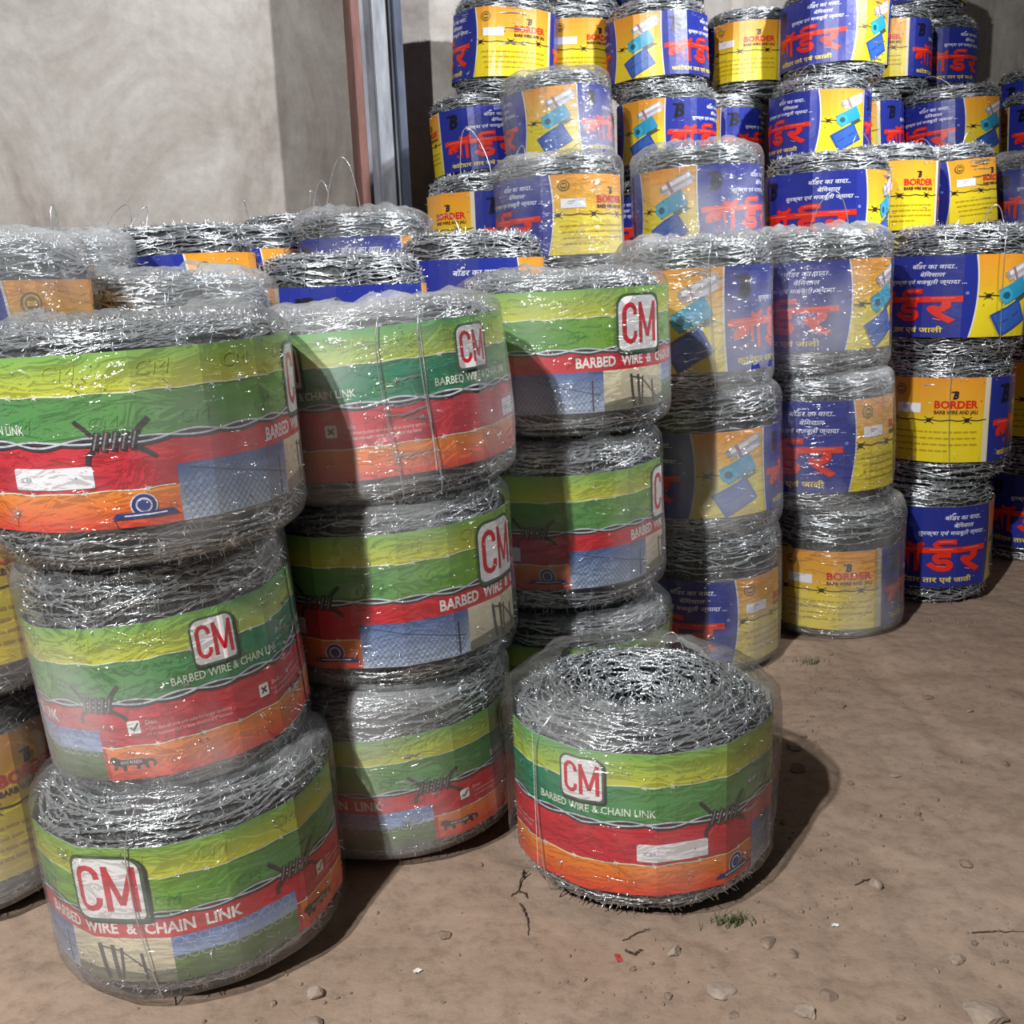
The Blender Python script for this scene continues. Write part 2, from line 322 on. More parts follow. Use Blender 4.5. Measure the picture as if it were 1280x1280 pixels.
# ---- green and red label
RC, HC = .2075, .222
def cm_art():
    A = Art(RC, HC); x0, x1 = -85., 275.
    def teal(x):   # printed colour drift round the strip
        t = np.interp(x, [-85, -62, -40, 0, 110, 165, 200, 235, 275], [1, .7, .15, 0, 0, .08, .25, .8, 1]); yg = np.interp(x, [30, 75, 110, 150], [0, 1, 1, 0]); return t, yg
    def b1(x, y):
        t, yg = teal(x); top = mixc((126, 176, 84), (80, 168, 92), t); bot = mixc((206, 206, 66), (190, 208, 76), t)
        return mixc(top, bot, np.clip((y-.02)/.2, 0, 1))
    def b2(x, y):
        t, yg = teal(x); a = mixc((94, 148, 80), (18, 130, 94), t); return mixc(a, (128, 178, 40), yg*.75)
    A.rect(x0, 0, x1, .225, b1, 0); A.rect(x0, .225, x1, .50, b2, 0)
    A.rect(x0, .50, x1, .78, grad((206, 44, 56), (198, 40, 58), .5, .78), 0)
    A.rect(x0, .78, x1, 1.0, grad((238, 140, 44), (226, 62, 40), .79, .97), 0)
    A.big = set(range(4))
    rr = random.Random(5)
    for x in range(-78, 275, 29):
        A.text('CM', x, .14, x+11, .085, (172, 194, 66), 1, slope=0, shear=.2); A.text('CM', x+12, .43, x+22, .08, (86, 152, 72), 1, shear=.2)
    for yy, amp in ((.225, .004), (.78, .004)):
        segs = [(x0, x1)] if yy < .5 else [(x0, 18), (160, x1)]
        for a, b in segs:
            X = np.arange(a, b+.1, 3.); A.line(np.stack([X, yy+amp*np.sin(X*.35)], 1), .008, (232, 236, 200), 1)
            for x in np.arange(a+6, b-4, 14 if yy < .5 else 17):
                if rr.random() < .75:
                    x += rr.uniform(-3, 3)
                    for k in range(4):
                        an = PI*k/4+.3; L = .028 if k % 2 else .017
                        A.poly([(x+A.k*L*math.cos(an), yy+L*math.sin(an)), (x+A.k*.004*math.cos(an+PI/2), yy+.004*math.sin(an+PI/2)), (x-A.k*L*math.cos(an), yy-L*math.sin(an)), (x-A.k*.004*math.cos(an+PI/2), yy-.004*math.sin(an+PI/2))], (250, 250, 240), 2)
    # photo section
    A.rect(18, .50, 160, .665, (205, 30, 44), 1)
    A.rect(18, .665, 68, 1, grad((70, 100, 165), (178, 192, 212), .67, .97), 1)
    for k in range(-14, 26):
        a = 18+k*2.4
        for sgn in (1, -1):
            xa, xb = (a, a+.33*A.k*.8) if sgn > 0 else (a+.33*A.k*.8, a); ya, yb = .665, 1.0
            P = np.array([(xa, ya), (xb, yb)]); t = np.linspace(0, 1, 9)[:, None]; P = P[0]+(P[1]-P[0])*t
            P = P[(P[:, 0] > 18.5) & (P[:, 0] < 67.5)]
            if len(P) > 2: A.line(P, .004, (92, 112, 150), 2)
    A.line([(22, .69), (66, .86)], .007, (60, 80, 120), 3); A.line([(62, .74), (62, .99)], .014, (40, 50, 80), 3)
    A.rect(68, .665, 112, 1, grad((232, 222, 190), (196, 184, 158), .7, 1), 1)
    A.poly([(68, .93), (68, 1), (112, 1), (112, .90), (98, .93), (84, .90)], (120, 118, 98), 2)
    for xx, t_, d in ((84, .71, 2), (89, .72, 1), (92.5, .74, -1), (100, .78, 1)): A.line([(xx, t_), (xx+d*.4, .86), (xx+d, .98)], .028 if xx < 90 else .02, (72, 62, 60), 3)
    A.line([(84, .73), (92, .76), (104, .94)], .012, (80, 74, 66), 3)
    A.rect(112, .665, 160, .81, grad((98, 130, 205), (160, 182, 225), .66, .8), 1)
    A.rect(112, .81, 160, 1, grad((104, 132, 66), (70, 96, 48), .8, 1), 1)
    for i, xx in enumerate(np.arange(114.5, 159, 4.6)):
        for j, yy in enumerate((.70, .755, .81)):
            cx = xx+(2.3 if j % 2 else 0)
            if cx < 158.5:
                a = np.linspace(0, 2*PI, 9); A.line(np.stack([cx+A.k*.032*np.cos(a), yy+.032*np.sin(a)], 1), .006, (176, 190, 205), 2)
    A.rect(160, .50, 161.5, 1, (205, 30, 44), 1)
    A.text('BARBED  WIRE  &  CHAIN  LINK', 54, .63, 138, .080, (246, 240, 236), 3, bold=.03)
    # twisted wire
    X = np.arange(x0, x1+.1, 1.5)
    for ph in (0, PI):
        Y = .492+.017*np.sin(X*2*PI/34+ph)+.004*np.sin(X*.21)
        A.line(np.stack([X, Y+.004], 1), .026, (52, 54, 66), 4 if ph else 4.5); A.line(np.stack([X, Y-.003], 1), .011, (206, 210, 218), 5 if ph else 5.5)
    for kx in (0., 162.):
        for i in range(5):
            xx = kx-6+i*3.; A.line([(xx+.9, .44), (xx, .495), (xx-.9, .55)], .036, (56, 50, 52), 6); A.line([(xx+.7, .445), (xx-.2, .495), (xx-1.0, .54)], .010, (132, 126, 130), 7)
        for P in ([(kx-7, .46), (kx-9, .42), (kx-12, .37)], [(kx+6, .47), (kx+8, .42), (kx+11, .375)], [(kx-6, .52), (kx-9, .57), (kx-9.5, .62)], [(kx+6, .53), (kx+9, .56), (kx+12, .60)]): A.line(P, .026, (60, 54, 54), 6)
    # logos
    def rr_(x, y, w_, h_, rad, c, lay):
        P = []
        for (sx, sy, a0, r_) in ((1, -1, -90, rad), (1, 1, 0, rad*.35), (-1, 1, 90, rad*.6), (-1, -1, 180, rad)):
            for a in np.linspace(a0, a0+90, 5): P.append(((sx*(w_/2-r_)+r_*math.cos(math.radians(a)))*A.k+x, sy*(h_/2-r_)+r_*math.sin(math.radians(a))+y))
        A.poly(P[::-1], c, lay)
    def logo(x, y, S):
        rr_(x+.6*S*3, y+.012, S*1.14, S*1.10, S*.24, (28, 34, 40), 7); rr_(x, y, S*1.10, S*1.08, S*.23, (60, 92, 62), 7.6)
        rr_(x, y, S*1.0, S*.98, S*.20, (240, 238, 240), 8.2)
        rd = (206, 26, 48); W = S*.092; a = np.radians(np.array([-28, -60, -90, -120, -150, -175])); cx, rx = x-S*.245*A.k, S*.135*A.k
        top = [(cx+rx*math.cos(t), y-S*.18+S*.155*math.sin(t)) for t in a]; A.line([(cx+rx*.98, y-S*.15)]+top+[(px_, 2*y-py_) for px_, py_ in top[::-1]]+[(cx+rx*.98, y+S*.15)], W, rd, 9)
        xl, xr, xm = x+S*.02*A.k, x+S*.40*A.k, x+S*.21*A.k
        for p_, q_ in (((xl, y+S*.37), (xl, y-S*.37)), ((xr, y-S*.37), (xr, y+S*.37)), ((xl, y-S*.33), (xm, y+S*.26)), ((xm, y+S*.26), (xr, y-S*.33))): A.line([p_, q_], W*(1 if p_[0] == q_[0] else .9), rd, 9)
    logo(91, .295, .45); logo(-60, .205, .29); logo(214, .205, .29)
    A.text('BARBED WIRE & CHAIN LINK', -81, .435, -30, .052, (226, 240, 218), 3, bold=.012)
    A.text('BARBED WIRE & CHAIN LINK', 194, .435, 246, .052, (226, 240, 218), 3, bold=.012)
    # sticker, seal, tick, cross, small print, lion
    rr_(-23, .69, .48, .125, .02, (240, 238, 242), 3); A.text('ICBR', -35, .71, -30, .03, (120, 120, 140), 4)
    A.ell(-14, .69, .006, (150, 150, 160), 4, 8)
    for c, r_, l in (((232, 232, 240), .072, 3), ((36, 52, 120), .064, 4), ((206, 214, 232), .044, 5), ((44, 62, 132), .034, 6)): A.ell(6, .875, r_, c, l)
    A.poly([(-3, .915), (-5, .95), (17, .945), (15, .91)], (36, 52, 120), 6.5); A.line([(-.5, .931), (13, .928)], .008, (230, 230, 240), 7)
    for bx, mk in ((176, 1), (233, 0)):
        rr_(bx, .655, .085, .085, .012, (244, 246, 244), 3)
        if mk: A.line([(bx-1.4, .655), (bx-.3, .675), (bx+2, .63)], .014, (20, 90, 60), 4)
        else: A.line([(bx-1.3, .635), (bx+1.3, .675)], .014, (60, 50, 60), 4); A.line([(bx+1.3, .635), (bx-1.3, .675)], .014, (60, 50, 60), 4)
    wp = (244, 200, 196)
    A.text('Dos:', 181, .645, 186, .028, wp, 3, bold=.01); A.text('• Coat barbed wire with paint for longer durability', 181, .685, 216, .024, wp, 3)
    A.text('• It is recommended to keep distance of 6" between', 181, .722, 216, .024, wp, 3)
    A.text("Don'ts:", 238, .645, 244, .028, wp, 3, bold=.01); A.text('• Do not use barbed wire as a wall or security system', 238, .685, 273, .024, wp, 3); A.text('• Do not mix with other products of the fence', 238, .722, 271, .024, wp, 3)
    L = [(-8, .86), (-7.6, .845), (-6, .84), (-4.6, .85), (-3, .862), (2, .866), (5, .862), (7, .87), (9.5, .868), (11, .885), (11, .91), (10, .925), (9.6, .918), (10.3, .90), (9.6, .885), (8, .885), (7.6, .905), (8.4, .93), (7, .93), (6, .905), (4.4, .905), (4, .93), (2.8, .93), (3, .90), (-1.4, .90), (-1.6, .935), (-3, .935), (-3, .905), (-5, .90), (-5.6, .925), (-7, .93), (-6.4, .90), (-7.6, .885), (-8.4, .875)]
    A.poly([(x+171, y) for x, y in L], (34, 34, 50), 3); A.text('MAKE IN INDIA', 167.5, .892, 176.5, .022, (225, 225, 230), 4, bold=.01)
    A.line([(x0, 0), (x0, 1)], .012, (238, 236, 230), 9)
    return A
# ---- blue and yellow label
RB, HB = .1745, .228
def border_art():
    A = Art(RB, HB); BL = (36, 48, 142)
    blue = [(0, 108), (163, 271)]
    yel = [(108, 163, 1), (271, 360, 2)]
    A.rect(0, 0, 360, 1, grad((228, 150, 48), (228, 206, 40), .28, .54), 0); A.big = {0}
    ys = np.linspace(0, 1, 11)
    for a, b in blue:
        bow = 4.*(1-(2*ys-1)**2)-2-3*ys
        L = np.stack([a+3-bow*.3, ys], 1) if a > 0 else np.stack([0*ys, ys], 1); Rr = np.stack([b+bow, ys], 1)
        A.strip(L, Rr, BL, 1); A.strip(Rr, Rr+[1.3, 0], (214, 214, 214), 1.5)
        if a > 0: A.strip(L-[1.3, 0], L, (214, 214, 214), 1.5)
        wt = (226, 230, 244)
        A.text('बॉर्डर का वादा..'.replace('र्ड', 'ड'), a+56, .160, a+92, .064, wt, 3, bold=.015, shear=.2)
        A.line([(a+62, .10), (a+63, .08), (a+65, .085)], .014, wt, 3)
        A.text('बे'+'ि'+'मसाल', a+64, .255, a+84, .062, wt, 3, bold=.015, shear=.2)
        A.text('सुरक्षा एवं मजबूती ज्यादा ...', a+34, .345, a+100, .060, wt, 3, bold=.015, shear=.2)
        rd = (222, 46, 30); dk = (120, 14, 30)
        # the big word: headline stroke, letters from the font, the hook above drawn by hand
        def big(dx, dy, c, lay, bo):
            A.text('ब', a+7+dx, .785+dy, a+31+dx, .27, c, lay, bold=bo); A.text('ा', a+29+dx, .785+dy, a+38+dx, .27, c, lay, bold=bo)
            A.line([(a+25+dx, .455+dy), (a+28+dx, .485+dy), (a+32+dx, .49+dy), (a+36+dx, .475+dy), (a+38.5+dx, .44+dy)], .034+bo*.6, c, lay+.1)
            A.text('ड', a+41+dx, .79+dy, a+67+dx, .275, c, lay, bold=bo)
            A.line([(a+55+dx, .53+dy), (a+50+dx, .50+dy), (a+48.5+dx, .465+dy), (a+51+dx, .44+dy), (a+57+dx, .428+dy), (a+67+dx, .432+dy)], .042+bo*.6, c, lay+.1)
            A.text('र', a+69+dx, .80+dy, a+94+dx, .285, c, lay, bold=bo)
            A.line([(a+5+dx, .545+dy), (a+40+dx, .538+dy), (a+70+dx, .532+dy), (a+98+dx, .526+dy)], .050+bo*.6, c, lay+.2)
        big(.5, .008, dk, 2, .035); big(0, 0, rd, 3, .03)
        hl = (246, 120, 92)
        for P in ([(a+10, .535), (a+34, .530)], [(a+44, .528), (a+64, .524)], [(a+74, .520), (a+92, .516)], [(a+52, .432), (a+64, .425)], [(a+76, .765), (a+82, .785)], [(a+50, .735), (a+58, .74)]): A.line(P, .010, hl, 4)
        A.ell(a+101, .46, .020, (120, 130, 200), 3, 12)
        A.text('कांटेदार तार एवं जाली', a+12, .935, a+84, .075, (238, 214, 60), 3, bold=.02)
        # monogram
        mx_ = a+18
        A.text('B', mx_-5.5, .30, mx_+7, .20, (18, 18, 34), 3, bold=.05, shear=.25); A.line([(mx_-7, .11), (mx_+3, .11)], .035, (18, 18, 34), 3)
    for a, b, kind in yel:
        X = np.arange(a+2, b-1, 2.5); A.line(np.stack([X, .50+.006*np.sin(X*.4)], 1), .013, (60, 48, 24), 2)
        for kx in ((a+10,) if kind == 1 else (a+5, a+38, a+70)):
            for i in range(3): A.line([(kx-1.3+i*1.3, .475), (kx-1.5+i*1.3, .525)], .018, (46, 36, 20), 3)
            for dx, dy in ((-4, -.045), (4, -.04), (-3.6, .04), (4, .045)): A.line([(kx+dx*.3, .5+dy*.3), (kx+dx, .5+dy)], .009, (46, 36, 20), 3)
        if kind == 1:
            c = a+30
            A.quadrot(c+10, .185, .42, .13, -24, (176, 172, 178), 3); A.quadrot(c+9.5, .165, .36, .05, -24, (232, 230, 236), 4); A.quadrot(c+13, .24, .30, .05, -24, (206, 204, 214), 4); A.quadrot(c+4, .23, .04, .16, -24, (150, 120, 130), 5)
            A.ell(c-3, .245, .045, (150, 148, 150), 3.5, 12)
            A.quadrot(c+4, .44, .38, .20, -26, (42, 150, 190), 5); A.ell(c-4.5, .50, .09, (60, 168, 200), 5.5, 14); A.ell(c-4.5, .50, .045, (24, 90, 120), 6, 10); A.quadrot(c+12, .50, .18, .12, -26, (70, 80, 50), 4.6)
            A.quadrot(c+1, .77, .42, .30, -28, (40, 78, 160), 7); A.quadrot(c+1, .77, .36, .24, -28, (52, 96, 178), 8); A.quadrot(c+1, .77, .30, .015, -28, (34, 66, 140), 8.5)
        else:
            A.ell(a+11, .14, .068, (96, 82, 26), 3); A.ell(a+11, .14, .055, (222, 160, 40), 4); A.ell(a+11, .14, .042, (110, 92, 34), 5); A.quadrot(a+11, .14, .06, .03, 0, (220, 168, 56), 6)
            A.quadrot(a+19, .36, .30, .115, 0, (236, 236, 246), 3); A.line([(a+14, .335), (a+20, .335)], .008, (150, 155, 180), 4); A.line([(a+14, .36), (a+18, .36)], .008, (150, 155, 180), 4)
            A.text('B', a+57, .245, a+62, .085, (30, 26, 50), 3, bold=.05, shear=.25); A.line([(a+55.5, .165), (a+60, .165)], .016, (30, 26, 50), 3)
            A.text('BORDER', a+42, .355, a+79, .085, (212, 36, 34), 3, bold=.035)
            A.ell(a+81.5, .275, .009, (212, 36, 34), 3, 8)
            A.text('BARB WIRE AND JALI', a+42, .425, a+79, .042, (60, 32, 20), 3, bold=.03)
            rn = random.Random(3)
            for i, yy in enumerate((.64, .715, .79, .865)):    # rows of small print, too small to read
                x = a+6+i*1.5
                while x < a+78-(i == 3)*24:
                    wv = rn.uniform(2.5, 7); A.line([(x, yy), (x+wv, yy)], .020, (186, 152, 20), 2); x += wv+1.1
        if kind == 1: A.rect(a+6, .60, a+7, .62, (150, 120, 20), 2)
    A.rect(355.5, 0, 360, 1, (214, 206, 180), 2)
    return A
cuts = [i*7.5 for i in range(-12, 49)]
CMA = cm_art(); CMA.build(cuts, (.40, .55))
BOA = border_art(); BOA.build([i*7.5 for i in range(0, 49)], (.40, .55))

def facet_fun(rng, nf, R, x0, amount, taper, lift):
    """polygonal wrap: radius as a function of degrees"""
    br = np.unique(np.round((np.arange(nf)+rng.uniform(-.28, .28, nf))*360/nf/7.5)*7.5 % 360); nf = len(br)
    hb = rng.normal(0, .0016, nf+1); tw = rng.uniform(0, 2*PI, 4)
    def rf(x, y):
        xm = np.mod(x, 360.); e = np.concatenate([[br[-1]-360], br, [br[0]+360]])
        k = np.clip(np.searchsorted(e, xm, 'right')-1, 0, nf); a = e[k]; b = e[k+1]; m = (a+b)/2; hf = np.radians((b-a)/2)
        poly = np.cos(hf)/np.cos(np.radians(xm-m)); r = R*(1+amount*(poly*1.012-1))+hb[k]*0
        r = r+.0022*(1-(x-x0)/360.)                        # overlap of the strip at its seam
        r = r+taper*(.5-y)+lift*np.clip(y-.55, 0, 1)*(np.sin(np.radians(x)*3+tw[0])+.6*np.sin(np.radians(x)*7+tw[1]))
        r = r+lift*.5*np.clip(.4-y, 0, 1)*(np.sin(np.radians(x)*4+tw[2])+.6*np.sin(np.radians(x)*9+tw[3]))
        return r
    return rf
# ------------------------------------------------------------------ coils
def coil(name, seed, R, H, nring, pitch, barb_step):
    rng = np.random.default_rng(seed); A = Acc(); Ri = R*.24
    def prof(t):   # t 0..1 along the outside: bottom edge, side, shoulder, top, hole
        pts = np.array([(R*.74, .002), (R*.88, .012), (R*.965, .036), (R, .085), (R, H-.075), (R*.975, H-.035), (R*.91, H-.014), (R*.80, H-.002), (R*.62, H+.002), (R*.42, H-.008), (Ri, H-.03), (Ri*.92, H-.07), (Ri*.92, H-.15)])
        d = np.r_[0, np.cumsum(np.linalg.norm(np.diff(pts, axis=0), axis=1))]; d /= d[-1]
        return np.interp(t, d, pts[:, 0]), np.interp(t, d, pts[:, 1]), d
    _, _, dd = prof(0.)
    # density: the label hides the middle of the side
    dens = lambda t: np.where((t > dd[3]) & (t < dd[4]), .30, np.where(t > dd[10], .7, np.where((t > dd[4]), 1.25, 1.15)))
    tt = np.linspace(0, 1, 2000); cdf = np.cumsum(dens(tt)); cdf /= cdf[-1]
    ts = np.interp((np.arange(nring)+rng.uniform(-.4, .4, nring)+.5)/nring, cdf, tt)
    Nn = int(2*PI*R*.8/pitch*5.2); th = np.linspace(0, 2*PI, Nn, endpoint=False)
    for t in ts:
        tv = np.clip(t+pnoise(rng, th, (1, 2, 3, 5), .014)+pnoise(rng, th, (8, 13), .005), .0, 1)
        r, z, _ = prof(tv); dep = abs(rng.normal(0, .0022)); wob = pnoise(rng, th, (9, 14, 21), .0012)
        # push inward along the surface normal a little
        r = r-dep*np.where(t < dd[6], 1, 0)+wob; z = z-dep*np.where(t >= dd[6], 1, 0)+pnoise(rng, th, (6, 11, 17), .0013)
        P = np.stack([r*np.cos(th), r*np.sin(th), z], 1); rad = np.stack([np.cos(th), np.sin(th), 0*th], 1); up = np.array([0, 0, 1.])
        ph = th*round(2*PI*R*.8/pitch)+rng.uniform(0, 6); wr = .0012
        for s in (0, PI):
            Q = P+wr*(np.cos(ph+s)[:, None]*rad+np.sin(ph+s)[:, None]*up); V, F = tube(Q, .00125, 3, True); A.add(V, F)
        nb = int(2*PI*R*.8/barb_step); idx = (np.arange(nb)*Nn/nb+rng.uniform(0, Nn)).astype(int) % Nn
        c = P[idx]; tn = np.stack([-np.sin(th[idx]), np.cos(th[idx]), 0*idx], 1); rd = rad[idx]
        ax = rng.uniform(0, 2*PI, nb)
        for q in range(4):
            a = ax+q*PI/2+rng.normal(0, .35, nb); L = rng.uniform(.009, .016, nb)
            if t > dd[3] and t < dd[4]: L *= .45
            d = np.cos(a)[:, None]*rd+np.sin(a)[:, None]*up+tn*rng.normal(0, .45, nb)[:, None]; d /= np.linalg.norm(d, axis=1)[:, None]
            out = (d*rd).sum(1) if t < dd[6] else d[:, 2]
            b0 = c+tn*((q-1.5)*.0016); e1 = np.cross(d, tn+.01); e1 /= np.linalg.norm(e1, axis=1)[:, None]; e2 = np.cross(d, e1)
            ks = [0, 2*PI/3, 4*PI/3]; rr = .00105
            ring = [b0+rr*(math.cos(k)*e1+math.sin(k)*e2) for k in ks]; tip = [b0+d*L[:, None]+rr*.55*(math.cos(k)*e1+math.sin(k)*e2) for k in ks]
            V = np.stack(ring+tip, 1); base = np.arange(nb)[:, None, None]*6
            fq = np.array([(0, 1, 4, 3), (1, 2, 5, 4), (2, 0, 3, 5)])[None]+base; ft = np.array([(3, 4, 5)])[None]+base
            A.add(V, fq.reshape(-1, 4), ft.reshape(-1, 3))
        # the wrap of each barb: a short fat sleeve
        e1 = rd; e2 = np.tile(up, (nb, 1)); k = np.arange(5)*2*PI/5
        r0 = np.stack([c-tn*.0042+.0030*(math.cos(a)*e1+math.sin(a)*e2) for a in k], 1); r1 = np.stack([c+tn*.0042+.0030*(math.cos(a+.5)*e1+math.sin(a+.5)*e2) for a in k], 1)
        V = np.concatenate([r0, r1], 1); base = np.arange(nb)[:, None, None]*10
        fq = np.array([(j, (j+1) % 5, 5+(j+1) % 5, 5+j) for j in range(5)])[None]+base; A.add(V, fq.reshape(-1, 4))
    wires = A.mesh(name, [M_WIRE], True)
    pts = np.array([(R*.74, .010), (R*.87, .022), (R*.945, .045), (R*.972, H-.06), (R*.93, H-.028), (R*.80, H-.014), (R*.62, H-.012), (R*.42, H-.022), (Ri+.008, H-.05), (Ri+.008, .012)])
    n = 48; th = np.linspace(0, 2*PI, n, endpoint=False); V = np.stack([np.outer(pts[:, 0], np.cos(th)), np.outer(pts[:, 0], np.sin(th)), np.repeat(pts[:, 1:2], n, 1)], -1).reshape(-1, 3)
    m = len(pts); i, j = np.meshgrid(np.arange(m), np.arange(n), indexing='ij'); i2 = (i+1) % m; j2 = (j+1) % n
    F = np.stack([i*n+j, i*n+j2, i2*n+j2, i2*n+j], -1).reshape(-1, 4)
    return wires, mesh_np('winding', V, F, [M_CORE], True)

def film_mesh(name, seed, R, H, top, loose, mat_, z0=.006, open_r=.45, bunch=.65, skirt=True):
    """shrink film round the roll: tucked under the edge, stretched up the side, gathered over the top"""
    rng = np.random.default_rng(seed); n = 200
    prof = np.array([(R*.78, .001, .2), (R*.89, z0+.002, .5), (R*.975, z0+.014, .8), (R*1.0, z0+.032, 1), (R*1.003, H*.30, 1), (R*1.003, H*.5, 1), (R*1.004, H*.7, 1), (R*1.004, H*.84, 1), (R*1.0, H*.92, 1.2), (R*.975, H*.97+top*.3, 1.6), (R*.92, H*1.0+top*.6, 2.2), (R*.82, H*1.012+top, 2.6), (R*.70, H*1.018+top, 3), (R*.60, H*1.012+top*.8, 3.4), (R*open_r, H+.006, 3.6)])
    if not skirt: prof = prof[2:]; prof[0, 0] = R*.995
    t = np.linspace(0, len(prof)-1, 46); pr = np.stack([np.interp(t, np.arange(len(prof)), prof[:, k]) for k in range(3)], 1)
    th = np.linspace(0, 2*PI, n, endpoint=False); TH, RR = np.meshgrid(th, pr[:, 0]); ZZ = np.repeat(pr[:, 1:2], n, 1); AA = np.repeat(pr[:, 2:3], n, 1)
    S = np.linspace(0, 6, len(pr))[:, None]
    fold = vnoise2(TH/(2*PI)*26+S*.25, S*.9+0*TH, seed)-.5; f2 = vnoise2(TH/(2*PI)*64+S*1.2, S*2.2+0*TH, seed+7)-.5; lo = vnoise2(TH/(2*PI)*7, S*.6+0*TH, seed+3)-.5
    # make noise periodic by blending its two ends
    for a in (fold, f2, lo):
        wv = np.clip((TH-(2*PI-.35))/.35, 0, 1); a[:] = a*(1-wv)+a[:, :1]*wv
    d = (fold*.006+f2*.0028+np.abs(lo)*loose)*AA
    k = np.clip((t-(9 if skirt else 7))/2.5, 0, 1)[:, None]        # on the top the folds move the film up instead of out
    RR = RR+np.maximum(d*(1-k), -.0012); ZZ = ZZ+k*np.abs(d)*1.2+(1-k)*f2*.0015
    V = np.stack([RR*np.cos(TH), RR*np.sin(TH), ZZ], -1).reshape(-1, 3); m = len(pr)
    i, j = np.meshgrid(np.arange(m-1), np.arange(n), indexing='ij'); j2 = (j+1) % n
    F = np.stack([i*n+j, i*n+j2, (i+1)*n+j2, (i+1)*n+j], -1).reshape(-1, 4)
    me = mesh_np(name, V, F, [mat_], True); at = me.attributes.new('bunch', 'FLOAT', 'POINT')
    b_ = bunch*np.clip((AA-1.1)/1.6, 0, 1)*(.4+1.2*np.clip(fold+.5, 0, 1)); at.data.foreach_set('value', b_.ravel().astype(np.float32)); return me

HCM, HBO = .298, .345
COIL_C = [coil('green_coil', 11+i, .203, HCM, 100, .026, .075) for i in range(2)]
COIL_B = [coil('blue_coil', 31+i, .1705, HBO, 84, .045, .085) for i in range(3)]
FILM_C = [film_mesh('film', 50+i, .2115, HCM, .002, .007, (M_FILM, M_FILM2, M_FILM)[i]) for i in range(3)]
FILM_B = [film_mesh('film', 60+i, .1795, HBO, .003, .008, M_FILM2) for i in range(2)]
FILM_FRONT = film_mesh('film', 71, .2145, HCM, .010, .016, M_FILM, open_r=.66, bunch=.28, z0=.034, skirt=False)
LAB_C = [CMA.bend('green_label', (-85, 275), facet_fun(np.random.default_rng(80+i), 13, RC, -85, .55, .0015, .0010), .050, HC) for i in range(5)]
LAB_B = [BOA.bend('blue_label', (0, 360), facet_fun(np.random.default_rng(90+i), 11, RB*1.006, 0, .5, -.001*(i % 2), .0010 if i < 2 else .0065), .058, HB) for i in range(5)]

def loop_mesh(seed, R, H, ang, hgt, spread):
    """thin wire handle standing up from the coil"""
    rng = np.random.default_rng(seed); t = np.linspace(0, 1, 22); a0, a1 = ang, ang+spread; r = R*.78
    p0 = np.array([r*math.cos(a0), r*math.sin(a0), H-.03]); p1 = np.array([r*math.cos(a1), r*math.sin(a1), H-.03])
    P = p0+(p1-p0)*t[:, None]; P[:, 2] += (hgt+.03)*np.sin(PI*t)**.62; P[:, :2] += (rng.uniform(-.03, .03, 2)[None])*np.sin(PI*t)[:, None]
    V, F = tube(P, .0011, 5); A = Acc(); A.add(V, F); return A.mesh('handle', [M_WIRE])
def tie_mesh(R, H, ang):
    """binding wire: up the side over the label, over the top and down the hole"""
    P = [(R*.80, -.0), (R*.97, .018), (R+.0015, .06), (R+.0025, H*.5), (R+.0015, H-.05), (R*.985, H-.018), (R*.88, H+.004), (R*.62, H+.010), (R*.40, H-.004), (R*.34, H-.06)]
    P = np.array(P); t = np.linspace(0, len(P)-1, 40); r = np.interp(t, np.arange(len(P)), P[:, 0]); z = np.interp(t, np.arange(len(P)), P[:, 1])
    a = ang+.03*np.sin(t*1.3); V, F = tube(np.stack([r*np.cos(a), r*np.sin(a), z], 1), .0010, 5); A = Acc(); A.add(V, F); return A.mesh('tie', [M_WIRE])

def roll(kind, v, loc, face, tilt=(0, 0), film=None, label=None, group=None, sz=1.0, sxy=1.0, handle=None, ties=(), lab=None, ldz=0.0, lsz=1.0):
    """face = degree of the label strip turned to the camera"""
    az = math.degrees(math.atan2(-loc[1], -loc[0]))
    root = link('barbed_wire_roll', None, None, loc, (math.radians(tilt[0]), math.radians(tilt[1]), 0)); root.scale = (sxy, sxy, sz)
    tag(root, label, 'wire roll', group)
    rz = math.radians(az-face); cm = kind == 'c'
    wm, cmh = (COIL_C if cm else COIL_B)[v % (2 if cm else 3)]
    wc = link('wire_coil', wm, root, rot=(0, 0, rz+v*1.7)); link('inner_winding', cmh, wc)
    pl = link('paper_label', (LAB_C if cm else LAB_B)[v % 5 if lab is None else lab], root, (0, 0, ldz+(.05 if cm else .058)*(1-lsz)), (0, 0, rz)); pl.scale = (1, 1, lsz)
    if film is not None: link('plastic_wrap', film, root, rot=(0, 0, rz+v*.9))
    R, H = (.2115, HCM) if cm else (.1785, HBO)
    for a in ties: link('tie_wire', tie_mesh(R, H, math.radians(az+a)), root)
    for a, h_, s_ in (handle or ()): link('handle_loop', loop_mesh(int(abs(loc[0])*100)+7, R, H, math.radians(az+a), h_, s_), root)
    return root

